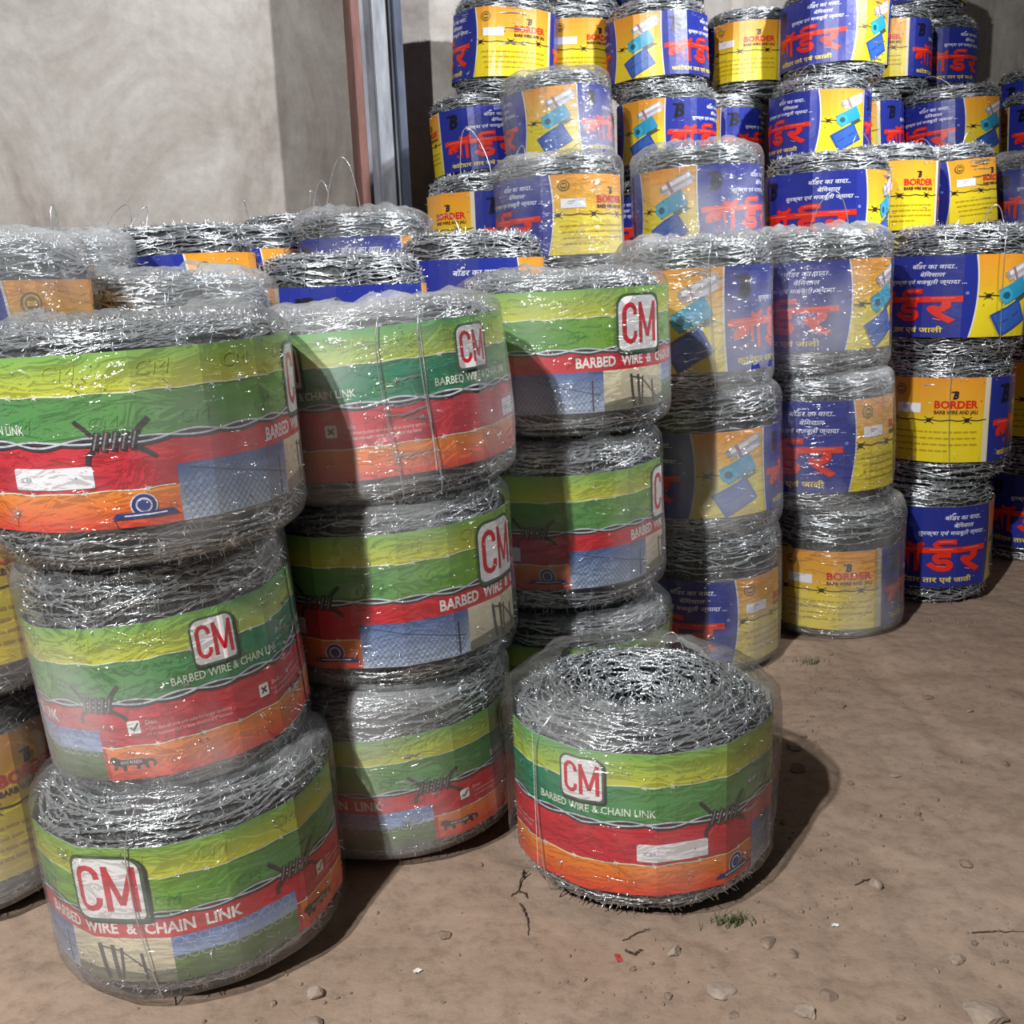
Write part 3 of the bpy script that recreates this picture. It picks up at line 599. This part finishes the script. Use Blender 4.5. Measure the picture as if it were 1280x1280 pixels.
# ------------------------------------------------------------------ the setting
# earth floor
def floor_h(X, Y):
    h = (vnoise2(X*1.3+5, Y*1.3, 1)-.5)*.024+(vnoise2(X*4, Y*4, 2)-.5)*.015+(vnoise2(X*11, Y*11, 3)-.5)*.009+(vnoise2(X*30, Y*30, 4)-.5)*.0032+(vnoise2(X*75, Y*75, 5)-.5)*.0014
    pit = vnoise2(X*7+3, Y*7, 9); h -= np.clip(pit-.80, 0, 1)*.05
    return h-.006
def axis(a, b, c, d, fine, coarse):
    return np.r_[np.arange(a, b, coarse), np.arange(b, c, fine), np.arange(c, d+coarse, coarse)]
fx = axis(-3.4, -1.1, 1.9, 5.6, .0075, .06); fy = axis(-1.6, .75, 3.2, 6.6, .0075, .06)
XX, YY = np.meshgrid(fx, fy); n = len(fx); m_ = len(fy)
i, j = np.meshgrid(np.arange(m_-1), np.arange(n-1), indexing='ij'); q = (i*n+j).ravel()
me = mesh_np('floor', np.stack([XX, YY, floor_h(XX, YY)], -1).reshape(-1, 3), np.stack([q, q+1, q+n+1, q+n], 1), [M_DIRT], True)
tag(link('floor', me), kind='structure')

def box_mesh(name, lo, hi, m, bev=0.0):
    bm = bmesh.new(); bmesh.ops.create_cube(bm, size=1)
    for v in bm.verts: v.co = [lo[k]+(v.co[k]+.5)*(hi[k]-lo[k]) for k in range(3)]
    if bev: bmesh.ops.bevel(bm, geom=bm.edges[:], offset=bev, segments=2, affect='EDGES')
    me = bpy.data.meshes.new(name); bm.to_mesh(me); bm.free(); me.materials.append(m); return me
# plastered wall, running from near left to far right
WA = math.radians(23.0); wd = np.array([math.cos(WA), math.sin(WA)]); wn = np.array([math.sin(WA), -math.cos(WA)])   # along, towards the camera
WC = 3.90; w0 = -wn*WC
xs = np.linspace(-3.6, 6.0, 193); zs = np.linspace(-.05, 3.6, 74); XX, ZZ = np.meshgrid(xs, zs)
off = (vnoise2(XX*1.4+9, ZZ*1.4, 21)-.5)*.020+(vnoise2(XX*5+9, ZZ*5, 22)-.5)*.005
V = np.stack([XX, -off, ZZ], -1).reshape(-1, 3); n = len(xs); m_ = len(zs)
i, j = np.meshgrid(np.arange(m_-1), np.arange(n-1), indexing='ij'); q = (i*n+j).ravel()
F = np.stack([q, q+1, q+n+1, q+n], 1)
# back and rim so the wall has thickness
Vb = np.array([(-3.6, .2, -.05), (6.0, .2, -.05), (6.0, .2, 3.6), (-3.6, .2, 3.6)]); o = len(V)
F2 = np.array([(o, o+3, o+2, o+1), (0, o, o+1, n-1), (n-1, o+1, o+2, o-1), (o-1, o+2, o+3, o-n), (o-n, o+3, o, 0)])
me = mesh_np('wall', np.concatenate([V, Vb]), np.concatenate([F, F2]), [M_PLAS], False)
wl = link('wall_back', me, None, (w0[0], w0[1], 0), (0, 0, WA)); tag(wl, kind='structure')
# steel column standing proud of the wall
pr_ = link('steel_pillar', None, None, (-.408, 3.80, -.02), (0, 0, WA-.06))
tag(pr_, 'tall steel section pillar with rusty red edge standing against the grey plaster wall', 'pillar')
link('flange', box_mesh('flange_red', (-.092, -.055, 0), (-.060, .055, 3.5), M_PRIMER, .003), pr_)['label'] = 'rusty red primed flange'
link('flange', box_mesh('flange_dark', (.056, -.055, 0), (.086, .055, 3.5), M_STEEL_D, .003), pr_)['label'] = 'dark blue grey flange'
link('web', box_mesh('web', (-.060, -.018, 0), (.056, .018, 3.5), M_STEEL), pr_)
link('stiffener', box_mesh('stiff', (-.018, -.048, 0), (.034, -.018, 3.5), M_STEEL, .003), pr_)['label'] = 'pale grey raised strip'


# ------------------------------------------------------------------ green rolls (foreground)
def cmr(*a, **k): return roll('c', *a, **k)
def bor(*a, **k): return roll('b', *a, **k)
GC = 'green and red labelled rolls'; GB = 'blue and yellow labelled rolls'
cmr(0, (-0.486, 1.400, 0.000), 125, (0, -2.5), FILM_C[0], 'green and red roll at the bottom of the leftmost front stack, big logo visible', GC, ties=(-22,), sz=.95, lsz=.93, ldz=-.004)
cmr(1, (-0.492, 1.420, 0.270), 195, (0, -4.5), FILM_C[1], 'middle roll of the leftmost green stack, small logo to the right and walking lion emblem', GC, sxy=.87, sz=1.10, lsz=.86, ldz=-.011)
cmr(2, (-0.500, 1.400, 0.600), 8, (0.5, -1.5), FILM_C[2], 'top roll of the leftmost green stack, cloudy film, barb picture above a white sticker', GC, ldz=.010, lsz=.94)
cmr(3, (-0.217, 1.715, 0.000), 146, (0, -3), FILM_C[1], 'bottom roll of the second green stack, partly shaded, standing on dirt', GC, lsz=.86, ldz=-.012)
cmr(4, (-0.208, 1.715, 0.300), 34, (0, -2), FILM_C[0], 'middle roll of the second green stack with the big logo at its right edge', GC, lsz=.96)
cmr(5, (-0.197, 1.715, 0.600), 256, (0, -4), FILM_C[1], 'top roll of the second green stack, darker teal label with a vertical seam', GC, ties=(2,19))
cmr(6, (0.115, 2.080, 0.000), 93, (0, 0), FILM_C[2], 'bottom roll of the third green stack, mostly hidden behind the single front roll', GC, handle=[(-50,.05,.5)], sz=.95, ldz=.008, lsz=.85)
cmr(7, (0.103, 2.080, 0.300), 14, (0, -1), FILM_C[0], 'middle roll of the third green stack with barb picture and fence photo', GC, sz=1.1, lsz=.9)
cmr(8, (0.119, 2.080, 0.640), 48, (0, -1), FILM_C[2], 'top roll of the third green stack, big framed logo on its right side', GC)
cmr(9, (0.192, 1.540, 0.000), -36, (0, 0), FILM_FRONT, 'single green and red labelled roll standing alone on the dirt in front', GC, ties=(-45,), handle=[(150,.035,.35)], sxy=1.0)
bor(0, (0.479, 2.450, 0.000), 247, (0, -1), FILM_B[0], 'bottom roll of the film wrapped blue stack next to the green ones', GB, ldz=-.027, lsz=.9)
bor(1, (0.478, 2.450, 0.330), 116, (0, -2), FILM_B[1], 'middle roll of the film wrapped blue stack next to the green ones', GB, lsz=.86)
bor(2, (0.453, 2.450, 0.660), 144, (0, -1.5), FILM_B[0], 'top roll of the film wrapped blue stack beside the green ones', GB, ties=(12,))
bor(1, (0.859, 2.645, 0.000), 318, (0, -1), FILM_B[1], 'yellow film wrapped roll at the bottom of the second blue stack', GB, lab=1, ldz=-.022, lsz=.9)
bor(2, (0.817, 2.645, 0.335), 244, (0, -1), FILM_B[0], 'middle roll of the second blue stack, film wrapped, red word on blue', GB)
bor(0, (0.796, 2.645, 0.675), 81, (0, -1), FILM_B[1], 'top roll of the second blue stack with cloudy film and wire loop on top', GB, handle=[(-10,.09,.75)], lsz=.93, ldz=.008)
bor(1, (1.206, 2.900, 0.000), 40, (0, 0), None, 'unwrapped blue labelled roll standing on dirt at the bottom of the third blue stack', GB, lab=0)
bor(0, (1.242, 2.900, 0.350), 322, (0, 0.5), None, 'bright yellow faced unwrapped roll in the middle of the third blue stack', GB, lab=2, ties=(5,))
bor(2, (1.249, 2.900, 0.685), 91, (0, 1), None, 'top roll of the third blue stack, unwrapped blue label with red word', GB, lab=3, sxy=1.06, lsz=.93, ties=(38,), handle=[(20,.05,.5)])
bor(0, (1.702, 3.250, 0.000), 56, (0, 0), None, 'blue roll at the bottom of the farthest right front stack', GB, lab=0)
bor(1, (1.695, 3.250, 0.350), 325, (0, 0), None, 'yellow faced roll in the middle of the farthest right front stack', GB, lab=2)
bor(2, (1.670, 3.250, 0.700), 30, (0, 0), None, 'top roll of the farthest right front stack, cut by the picture edge', GB, lab=4)
bor(0, (-0.918, 1.550, 0.000), 296, (0, -2), FILM_B[1], 'yellow labelled film wrapped roll on the dirt behind the leftmost green stack', GB, lab=0)
bor(1, (-0.871, 1.550, 0.350), 300, (0, -2), FILM_B[0], 'yellow labelled film wrapped roll second from the ground at the left picture edge', GB, lab=1)
bor(2, (-0.790, 1.550, 0.672), 256, (0, 0), FILM_B[0], 'top roll at the left picture edge, film wrapped with orange label panel', GB, lab=0, handle=[(60,.05,.5)])
bor(0, (-0.879, 1.960, 0.700), 312, (0, 3), FILM_B[1], 'mostly hidden film wrapped roll behind the leftmost green stack', GB, lab=0)
bor(1, (-0.692, 2.250, 0.722), 262, (0, -2), None, 'roll with blue and yellow label just behind the two front green stacks', GB, lab=2, handle=[(-75,.05,.8),(-35,.04,.3)])
bor(2, (-0.332, 2.140, 0.650), 40, (0, 0), None, 'bare topped roll right behind the second green stack with a little blue showing', GB, lab=0)
bor(0, (-0.574, 1.800, 0.615), 318, (0, 0), FILM_B[0], 'film topped roll squeezed directly behind the leftmost green stack', GB, lab=1)
bor(1, (-0.679, 2.740, 0.750), 90, (0, 0), None, 'bare topped roll near the wall left of the one with thin wire loop', GB, lab=2)
bor(0, (-0.361, 2.780, 0.770), 75, (0, 0), FILM_B[1], 'film wrapped roll with thin wire loop in front of the steel pillar', GB, lab=1, handle=[(-40,.13,.7),(-65,.08,.6)])
bor(1, (-0.608, 3.200, 0.860), 30, (0, -2), None, 'blue labelled roll nearest the wall to the left of the steel pillar', GB, lab=2, sz=.84, handle=[(20,.07,.3),(-70,.06,.1)])
bor(2, (-0.073, 2.520, 0.700), 70, (0, 0), None, 'bare topped roll behind the gap between second and third green stacks', GB, lab=1, handle=[(-60,.04,.9)])
bor(0, (-0.043, 3.250, 0.935), 10, (0, 0), None, 'small part seen roll at the left foot of the raised pile, dark letter on blue', GB, lab=0, sz=.90, handle=[(-30,.14,.7)])
bor(1, (0.168, 2.980, 0.945), 277, (0, -1), FILM_B[0], 'film wrapped roll at the left front of the raised pile, yellow panel with round seal', GB, lab=1, sz=.90, handle=[(-60,.04,.4),(10,.03,.4)])
bor(2, (0.577, 3.080, 0.950), 165, (0, -2), FILM_B[1], 'large film wrapped roll in the raised pile with dark letter and red word', GB, lab=0, sz=.95, sxy=1.04)
bor(0, (0.961, 3.130, 0.930), 72, (0, 0), None, 'blue labelled roll at the front of the raised pile with wire arc above it', GB, lab=2, sz=.94, sxy=1.02, handle=[(25,.05,.6)])
bor(1, (1.222, 3.420, 0.990), 290, (0, 0), None, 'roll in the raised pile with yellow panel and seal beside the big blue one', GB, lab=0, sz=.90)
bor(2, (1.536, 3.680, 1.010), 262, (0, -5), None, 'tilted roll in the raised pile, red letters left and yellow flap right', GB, lab=3, sz=.90, sxy=1.02, handle=[(-40,.04,.6),(30,.04,.5)])
bor(0, (1.936, 3.800, 0.990), 60, (0, 0), FILM_B[0], 'shaded film wrapped roll of the raised pile at the right picture edge', GB, lab=0, sz=.90)
bor(1, (-0.050, 3.900, 1.270), 50, (0, -3), None, 'leftmost roll of the pile on its second row, all blue with red word', GB, lab=0, sz=.90)
bor(2, (0.211, 3.550, 1.265), 144, (0, -3), FILM_B[0], 'second row roll of the pile with roll pictures, in front of the leftmost one', GB, lab=1, sz=.90)
bor(0, (0.609, 3.880, 1.270), 167, (0, 0), None, 'second row roll of the pile, pictures left and red word right', GB, lab=0, sz=.90)
bor(1, (0.851, 4.150, 1.270), 163, (0, 0), None, 'half hidden second row roll of the pile with picture panel', GB, lab=2, sz=.90)
bor(2, (1.164, 3.900, 1.280), 108, (0, 0), None, 'second row roll of the pile with picture panel centred', GB, lab=3, sz=.90, handle=[(-40,.04,.6)])
bor(0, (1.404, 4.200, 1.280), 330, (0, -3), None, 'mostly hidden second row roll with a sliver of yellow label', GB, lab=0, sz=.90)
bor(1, (1.772, 4.200, 1.280), 92, (0, -3), None, 'second row roll of the pile near the right with wire arc and pictures', GB, lab=3, sz=.90, sxy=1.05, handle=[(-45,.05,.9)])
bor(2, (2.204, 4.300, 1.280), 50, (0, -2), None, 'second row roll of the pile cut by the right picture edge', GB, lab=0, sz=.90)
bor(0, (0.031, 3.880, 1.560), 302, (0, 3), None, 'highest roll at the left end of the pile with wide yellow panel', GB, lab=3, sz=.96, sxy=1.04)
bor(1, (0.294, 4.080, 1.580), 296, (0, 0), None, 'yellow labelled third row roll crossed by a shadow', GB, lab=0, sz=.90)
bor(2, (0.593, 3.950, 1.560), 160, (0, -2), None, 'third row roll of the pile, pictures left, red word right', GB, lab=1, sz=.90, sxy=1.03)
bor(0, (0.973, 4.170, 1.570), 321, (0, 1), None, 'third row roll of the pile with full yellow panel facing out', GB, lab=4, sz=.90)
bor(1, (1.229, 3.960, 1.580), 86, (0, 0), None, 'third row blue roll of the pile with large red word', GB, lab=2, sz=.95, sxy=1.05, handle=[(-20,-.02,.5)])
bor(2, (1.538, 4.320, 1.590), 330, (0, 0), None, 'third row yellow labelled roll with red lettering near the right end', GB, lab=3, sz=.90)
bor(0, (1.818, 4.550, 1.600), 182, (0, 0), None, 'rightmost third row roll, blue label with dark letter next to bare wall', GB, lab=0, sz=.90)
bor(1, (2.330, 4.600, 1.420), 60, (0, -4), None, 'lone blue roll against the wall at the right picture edge', GB, lab=0, sz=.90)
bor(2, (0.306, 4.150, 1.880), 330, (0, 0), None, 'top row roll cut by the upper picture edge, left one of three', GB, lab=1, sz=.90)
bor(0, (0.629, 4.200, 1.880), 90, (0, 0), None, 'top row roll cut by the upper picture edge, middle one of three', GB, lab=0, sz=.90)
bor(1, (1.737, 4.500, 1.900), 262, (0, 0), None, 'top row roll cut by the upper picture edge, right one of three', GB, lab=1, sz=.90)
HID = 'blue and yellow labelled roll hidden inside the pile under the visible ones'; GH = 'rolls hidden inside the pile'
hidden = [
    (-0.879, 1.96, 0.0, 1.0), (-0.879, 1.96, 0.35, 1.0), (-0.692, 2.25, 0.0, 1.031), (-0.692, 2.25, 0.361, 1.031), 
    (-0.332, 2.14, 0.0, 0.929), (-0.332, 2.14, 0.325, 0.929), (-0.574, 1.8, 0.0, 0.879), (-0.574, 1.8, 0.307, 0.879), 
    (-0.679, 2.74, 0.0, 1.071), (-0.679, 2.74, 0.375, 1.071), (-0.361, 2.78, 0.0, 1.1), (-0.361, 2.78, 0.385, 1.1), 
    (-0.608, 3.2, 0.0, 0.819), (-0.608, 3.2, 0.287, 0.819), (-0.608, 3.2, 0.573, 0.819), (-0.073, 2.52, 0.0, 1.0), 
    (-0.073, 2.52, 0.35, 1.0), (-1.22, 2.5, 0.0, 1.03), (-1.22, 2.5, 0.36, 1.03), (-1.22, 2.5, 0.72, 1.03), (-1.32, 2.05, 0.0, 1.03), 
    (-1.32, 2.05, 0.36, 1.03), (-1.32, 2.05, 0.72, 1.03), (-0.066, 3.25, 0.0, 0.9), (-0.066, 3.25, 0.316, 0.9), (-0.066, 3.25, 0.632, 0.9), 
    (0.153, 2.98, 0.0, 0.9), (0.153, 2.98, 0.316, 0.9), (0.153, 2.98, 0.632, 0.9), (0.402, 3.3, 0.0, 0.9), (0.402, 3.3, 0.316, 0.9), 
    (0.402, 3.3, 0.632, 0.9), (0.87, 3.42, 0.0, 0.9), (0.87, 3.42, 0.316, 0.9), (0.87, 3.42, 0.632, 0.9), (1.281, 3.45, 0.0, 0.9), 
    (1.281, 3.45, 0.316, 0.9), (1.281, 3.45, 0.632, 0.9), (1.595, 3.68, 0.0, 0.9), (1.595, 3.68, 0.316, 0.9), (1.595, 3.68, 0.632, 0.9), 
    (1.977, 3.8, 0.0, 0.9), (1.977, 3.8, 0.316, 0.9), (1.977, 3.8, 0.632, 0.9), (-0.026, 3.82, 0.0, 0.9), (-0.026, 3.82, 0.316, 0.9), 
    (-0.026, 3.82, 0.632, 0.9), (0.195, 3.55, 0.0, 0.9), (0.195, 3.55, 0.316, 0.9), (0.195, 3.55, 0.632, 0.9), (0.593, 3.8, 0.0, 0.9), 
    (0.593, 3.8, 0.316, 0.9), (0.593, 3.8, 0.632, 0.9), (0.87, 4.05, 0.0, 0.9), (0.87, 4.05, 0.316, 0.9), (0.87, 4.05, 0.632, 0.9), 
    (1.163, 3.85, 0.0, 0.9), (1.163, 3.85, 0.316, 0.9), (1.163, 3.85, 0.632, 0.9), (1.508, 4.1, 0.0, 0.9), (1.508, 4.1, 0.316, 0.9), 
    (1.508, 4.1, 0.632, 0.9), (2.219, 4.25, 0.0, 0.9), (2.219, 4.25, 0.316, 0.9), (2.219, 4.25, 0.632, 0.9), (-0.046, 3.84, 0.95, 0.9), 
    (0.17500000000000002, 3.57, 0.95, 0.9), (0.573, 3.82, 0.95, 0.9), (0.85, 4.069999999999999, 0.95, 0.9), (1.143, 3.87, 0.95, 0.9), 
    (1.488, 4.119999999999999, 0.95, 0.9), (2.199, 4.27, 0.95, 0.9), (0.274, 4.12, 0.0, 0.9), (0.274, 4.12, 0.316, 0.9), 
    (0.274, 4.12, 0.632, 0.9), (0.274, 4.12, 0.948, 0.9), (0.274, 4.12, 1.264, 0.9), (1.036, 4.4, 0.0, 0.9), (1.036, 4.4, 0.316, 0.9), 
    (1.036, 4.4, 0.632, 0.9), (1.036, 4.4, 0.948, 0.9), (1.408, 4.45, 0.0, 0.9), (1.408, 4.45, 0.316, 0.9), (1.408, 4.45, 0.632, 0.9), 
    (1.408, 4.45, 0.948, 0.9), (1.792, 4.5, 0.0, 0.9), (1.792, 4.5, 0.316, 0.9), (1.792, 4.5, 0.632, 0.9), (1.792, 4.5, 0.948, 0.9), 
    ]
SEEN = {(.57, 3.82, .95): 'roll glimpsed in the gap between the two film wrapped rolls of the raised pile',
        (.27, 4.12, 1.26): 'sliver of a roll in the gap behind the left second row rolls of the pile',
        (1.28, 3.45, .63): 'dark roll glimpsed in the gap between the second and third blue stacks'}
for k, (x, y, z, s) in enumerate(hidden):
    own = [l for p, l in SEEN.items() if math.dist(p, (x, y, z)) < .02]
    bor(k, (x, y, z), (k*77) % 360, (0, 0), None, own[0] if own else HID, GB if own else GH, sz=s, lab=k % 2)
#END ROLLS
# ------------------------------------------------------------------ stones, twigs, scraps and grass on the dirt
def fh(x, y): return float(floor_h(np.array([x]), np.array([y]))[0])
def stone_mesh(seed, r, flat, m):
    rng = np.random.default_rng(seed); bm = bmesh.new(); bmesh.ops.create_icosphere(bm, subdivisions=3, radius=1)
    pl = [(rng.normal(0, 1, 3), rng.uniform(.55, .85)) for _ in range(9)]; st = rng.uniform(.75, 1.25, 3)
    for v in bm.verts:
        c = np.array(v.co)
        for nrm, d in pl:
            nrm = nrm/np.linalg.norm(nrm); e = c@nrm
            if e > d: c = c-nrm*(e-d)
        c = c*(1+.04*math.sin(c[0]*9+seed)+.03*math.sin(c[1]*13+c[2]*7)); v.co = c*r*st*[1, 1, flat]
    me = bpy.data.meshes.new('stone'); bm.to_mesh(me); bm.free(); me.materials.append(m); return me
STONES = [
    (0.255, 1.193, .0192, 0, 'pale flat stone at the bottom of the picture, right of centre'),
    (0.351, 1.143, .0139, 0, 'pale oval stone at the bottom edge below the single roll'),
    (0.568, 1.114, .0264, 0, 'large pale stone cut by the bottom edge near the right corner'),
    (0.590, 1.240, .0110, 0, 'pale angular stone above the large one in the right corner'),
    (0.536, 1.412, .0129, 0, 'rounded pale clod with a twig, right of the single roll'),
    (0.690, 1.447, .0107, 1, 'small clod on the dirt near the right picture edge'),
    (0.690, 1.744, .0089, 0, "small bright pebble to the right of the single roll's shadow"),
    (0.600, 1.720, .0081, 1, "small pebble just outside the tip of the single roll's shadow"),
    (0.917, 1.785, .0105, 1, 'small dark clod closest to the right picture edge'),
    (0.962, 2.040, .0111, 1, 'dark little clod on the far dirt below the farthest stack'),
    (0.903, 2.111, .0115, 1, 'flat little clod in front of the second blue stack'),
    (0.541, 1.888, .0176, 0, "flat pale stone at the upper edge of the single roll's shadow"),
    (0.521, 1.784, .0152, 1, "dark lump of earth inside the single roll's shadow"),
    (0.367, 1.258, .0085, 1, 'small clod beside a flat patch below the single roll'),
    (0.339, 1.285, .0136, 1, 'flat earth clod below the single roll'),
    (0.260, 1.148, .0077, 1, 'small round clod at the bottom edge under the pale flat stone'),
    (0.389, 1.169, .0110, 1, 'rounded clod beside the pale oval stone'),
    (0.701, 2.083, .0105, 1, 'tiny clod between the single roll and the blue stacks'),
    (-0.293, 1.229, .0164, 0, "square block of earth at the end of the leftmost stack's shadow"),
    (-0.286, 1.170, .0126, 1, 'round clod at the bottom edge right of the leftmost stack'),
    (0.204, 1.277, .0113, 0, 'pale clod on the dirt just below the single roll'),
    (-0.125, 1.348, .0118, 1, 'half buried clod between the second stack and the single roll')]
for k, (x, y, r, dark, lb) in enumerate(STONES):
    fl = .45 if 'flat' in lb else .62
    o = link('stone' if not dark else 'earth_clod', stone_mesh(k+3, r, fl, M_CLOD if dark else M_STONE), None, (x, y, fh(x, y)+r*fl*.35), (0, 0, k*1.3))
    tag(o, lb, 'stone', 'stones and clods on the dirt')
def twig(name, pts, r, lb, branches=()):
    A = Acc()
    for pth in (pts,)+tuple(branches):
        P = np.array([(x, y, fh(x, y)+r*.8+dz) for x, y, dz in pth]); t = np.linspace(0, len(P)-1, 5*len(P)); P = np.stack([np.interp(t, np.arange(len(P)), P[:, c]) for c in range(3)], 1)
        P[1:-1, :2] += np.random.default_rng(int(abs(pth[0][0])*1000)).normal(0, .0009, (len(P)-2, 2))
        V, F = tube(P, r*np.linspace(1, .45, len(P)), 5); A.add(V, F)
    tag(link(name, A.mesh(name, [M_TWIG])), lb, 'twig')
twig('twig', [(-.004, 1.515, 0), (-.006, 1.49, .006), (-.014, 1.462, 0), (-.026, 1.442, .001)], .0016, 'dark forked twig beside the left foot of the single roll', ([(-.006, 1.49, .004), (.004, 1.50, .008)], [(-.014, 1.462, 0), (-.002, 1.448, .002), (.0, 1.438, 0)]))
twig('twig', [(-.012, 1.418, .002), (-.003, 1.385, .002), (0, 1.362, 0), (-.001, 1.335, 0)], .0017, 'dark bent twig pointing to the camera, left of the single roll')
twig('twig', [(.135, 1.312, 0), (.155, 1.322, .001), (.177, 1.331, .004)], .0013, 'thin dark twig just below the single roll')
twig('twig', [(.137, 1.290, 0), (.147, 1.278, .002), (.160, 1.284, .003)], .0020, 'short broken twig below the single roll beside a red scrap')
twig('twig', [(.506, 1.414, 0), (.525, 1.424, .002), (.541, 1.433, .002)], .0013, 'thin twig touching the rounded pale clod')
twig('twig', [(.630, 1.288, 0), (.67, 1.290, .001), (.712, 1.287, 0)], .0014, 'long straight twig lying near the right picture edge')
def scrap(name, x, y, w_, h_, rz, m, lb):
    rng = np.random.default_rng(int(x*1000+5000)); X, Y = np.meshgrid(np.linspace(-.5, .5, 5), np.linspace(-.5, .5, 4)); Z = rng.uniform(0, .0025, X.shape)+.001
    V = np.stack([X*w_, Y*h_, Z], -1).reshape(-1, 3); V2 = V+[0, 0, .0006]; i, j = np.meshgrid(np.arange(3), np.arange(4), indexing='ij'); q = (i*5+j).ravel(); F = np.stack([q, q+5, q+6, q+1], 1)
    o = link(name, mesh_np(name, np.concatenate([V, V2]), np.concatenate([F, F[:, ::-1]+20]), [m]), None, (x, y, fh(x, y)), (0, 0, rz)); tag(o, lb, 'scrap')
scrap('paper_scrap', -.159, 1.27, .011, .008, .5, M_WHITE, 'small white scrap on the dirt between the two front shadows')
scrap('paper_scrap', .125, 1.275, .008, .016, .2, M_RED, 'small red scrap on the dirt below the single roll')
scrap('paper_scrap', .446, 1.322, .010, .006, .1, M_WHITE, 'tiny white scrap on the dirt right of the single roll')
def grass(x, y, nb, lb, seed):
    rng = np.random.default_rng(seed); A = Acc()
    for _ in range(nb):
        bx, by = x+rng.normal(0, .018), y+rng.normal(0, .008); L = rng.uniform(.008, .022); a = rng.uniform(0, 2*PI); t = np.linspace(0, 1, 4)
        P = np.stack([bx+np.cos(a)*L*.5*t**2, by+np.sin(a)*L*.5*t**2, fh(bx, by)+L*t], 1); V, F = tube(P, .0009*(1-.8*t), 3); A.add(V, F)
    tag(link('grass_tuft', A.mesh('grass', [M_GRASS])), lb, 'grass', kind='stuff')
grass(.30, 1.345, 60, 'sparse short green grass at the foot of the single roll', 1)
grass(.713, 2.345, 30, 'sparse short grass in front of the blue stacks', 2)
# loose crumbs of earth nobody could count
rng = np.random.default_rng(77); A = Acc(); bm = bmesh.new(); bmesh.ops.create_icosphere(bm, subdivisions=1, radius=1)
IV = np.array([v.co[:] for v in bm.verts]); IF = np.array([[v.index for v in f.verts] for f in bm.faces]); bm.free()
nC = 2600; cx = rng.uniform(-.7, 2.2, nC); cy = 1.0+rng.uniform(0, 1, nC)**1.3*1.9
cl = rng.uniform(0, 1, (40, 2))*[2.6, 1.8]+[-.5, 1.05]; pk = rng.integers(0, 40, nC); m = rng.random(nC) < .55
cx[m] = cl[pk[m], 0]+rng.normal(0, .05, m.sum()); cy[m] = cl[pk[m], 1]+rng.normal(0, .035, m.sum())
hz = floor_h(cx, cy); rr = .0010+rng.exponential(.0011, nC)
for k in range(nC):
    V = IV*rng.uniform(.7, 1.3, 3)*(1+rng.normal(0, .12, (len(IV), 1)))*min(rr[k], .006); A.add(V+[cx[k], cy[k], hz[k]+rr[k]*.25], T=IF)
tag(link('earth_crumbs', A.mesh('crumbs', [M_CLOD], False)), 'loose crumbs of dry earth scattered over the floor', 'crumbs', kind='stuff')
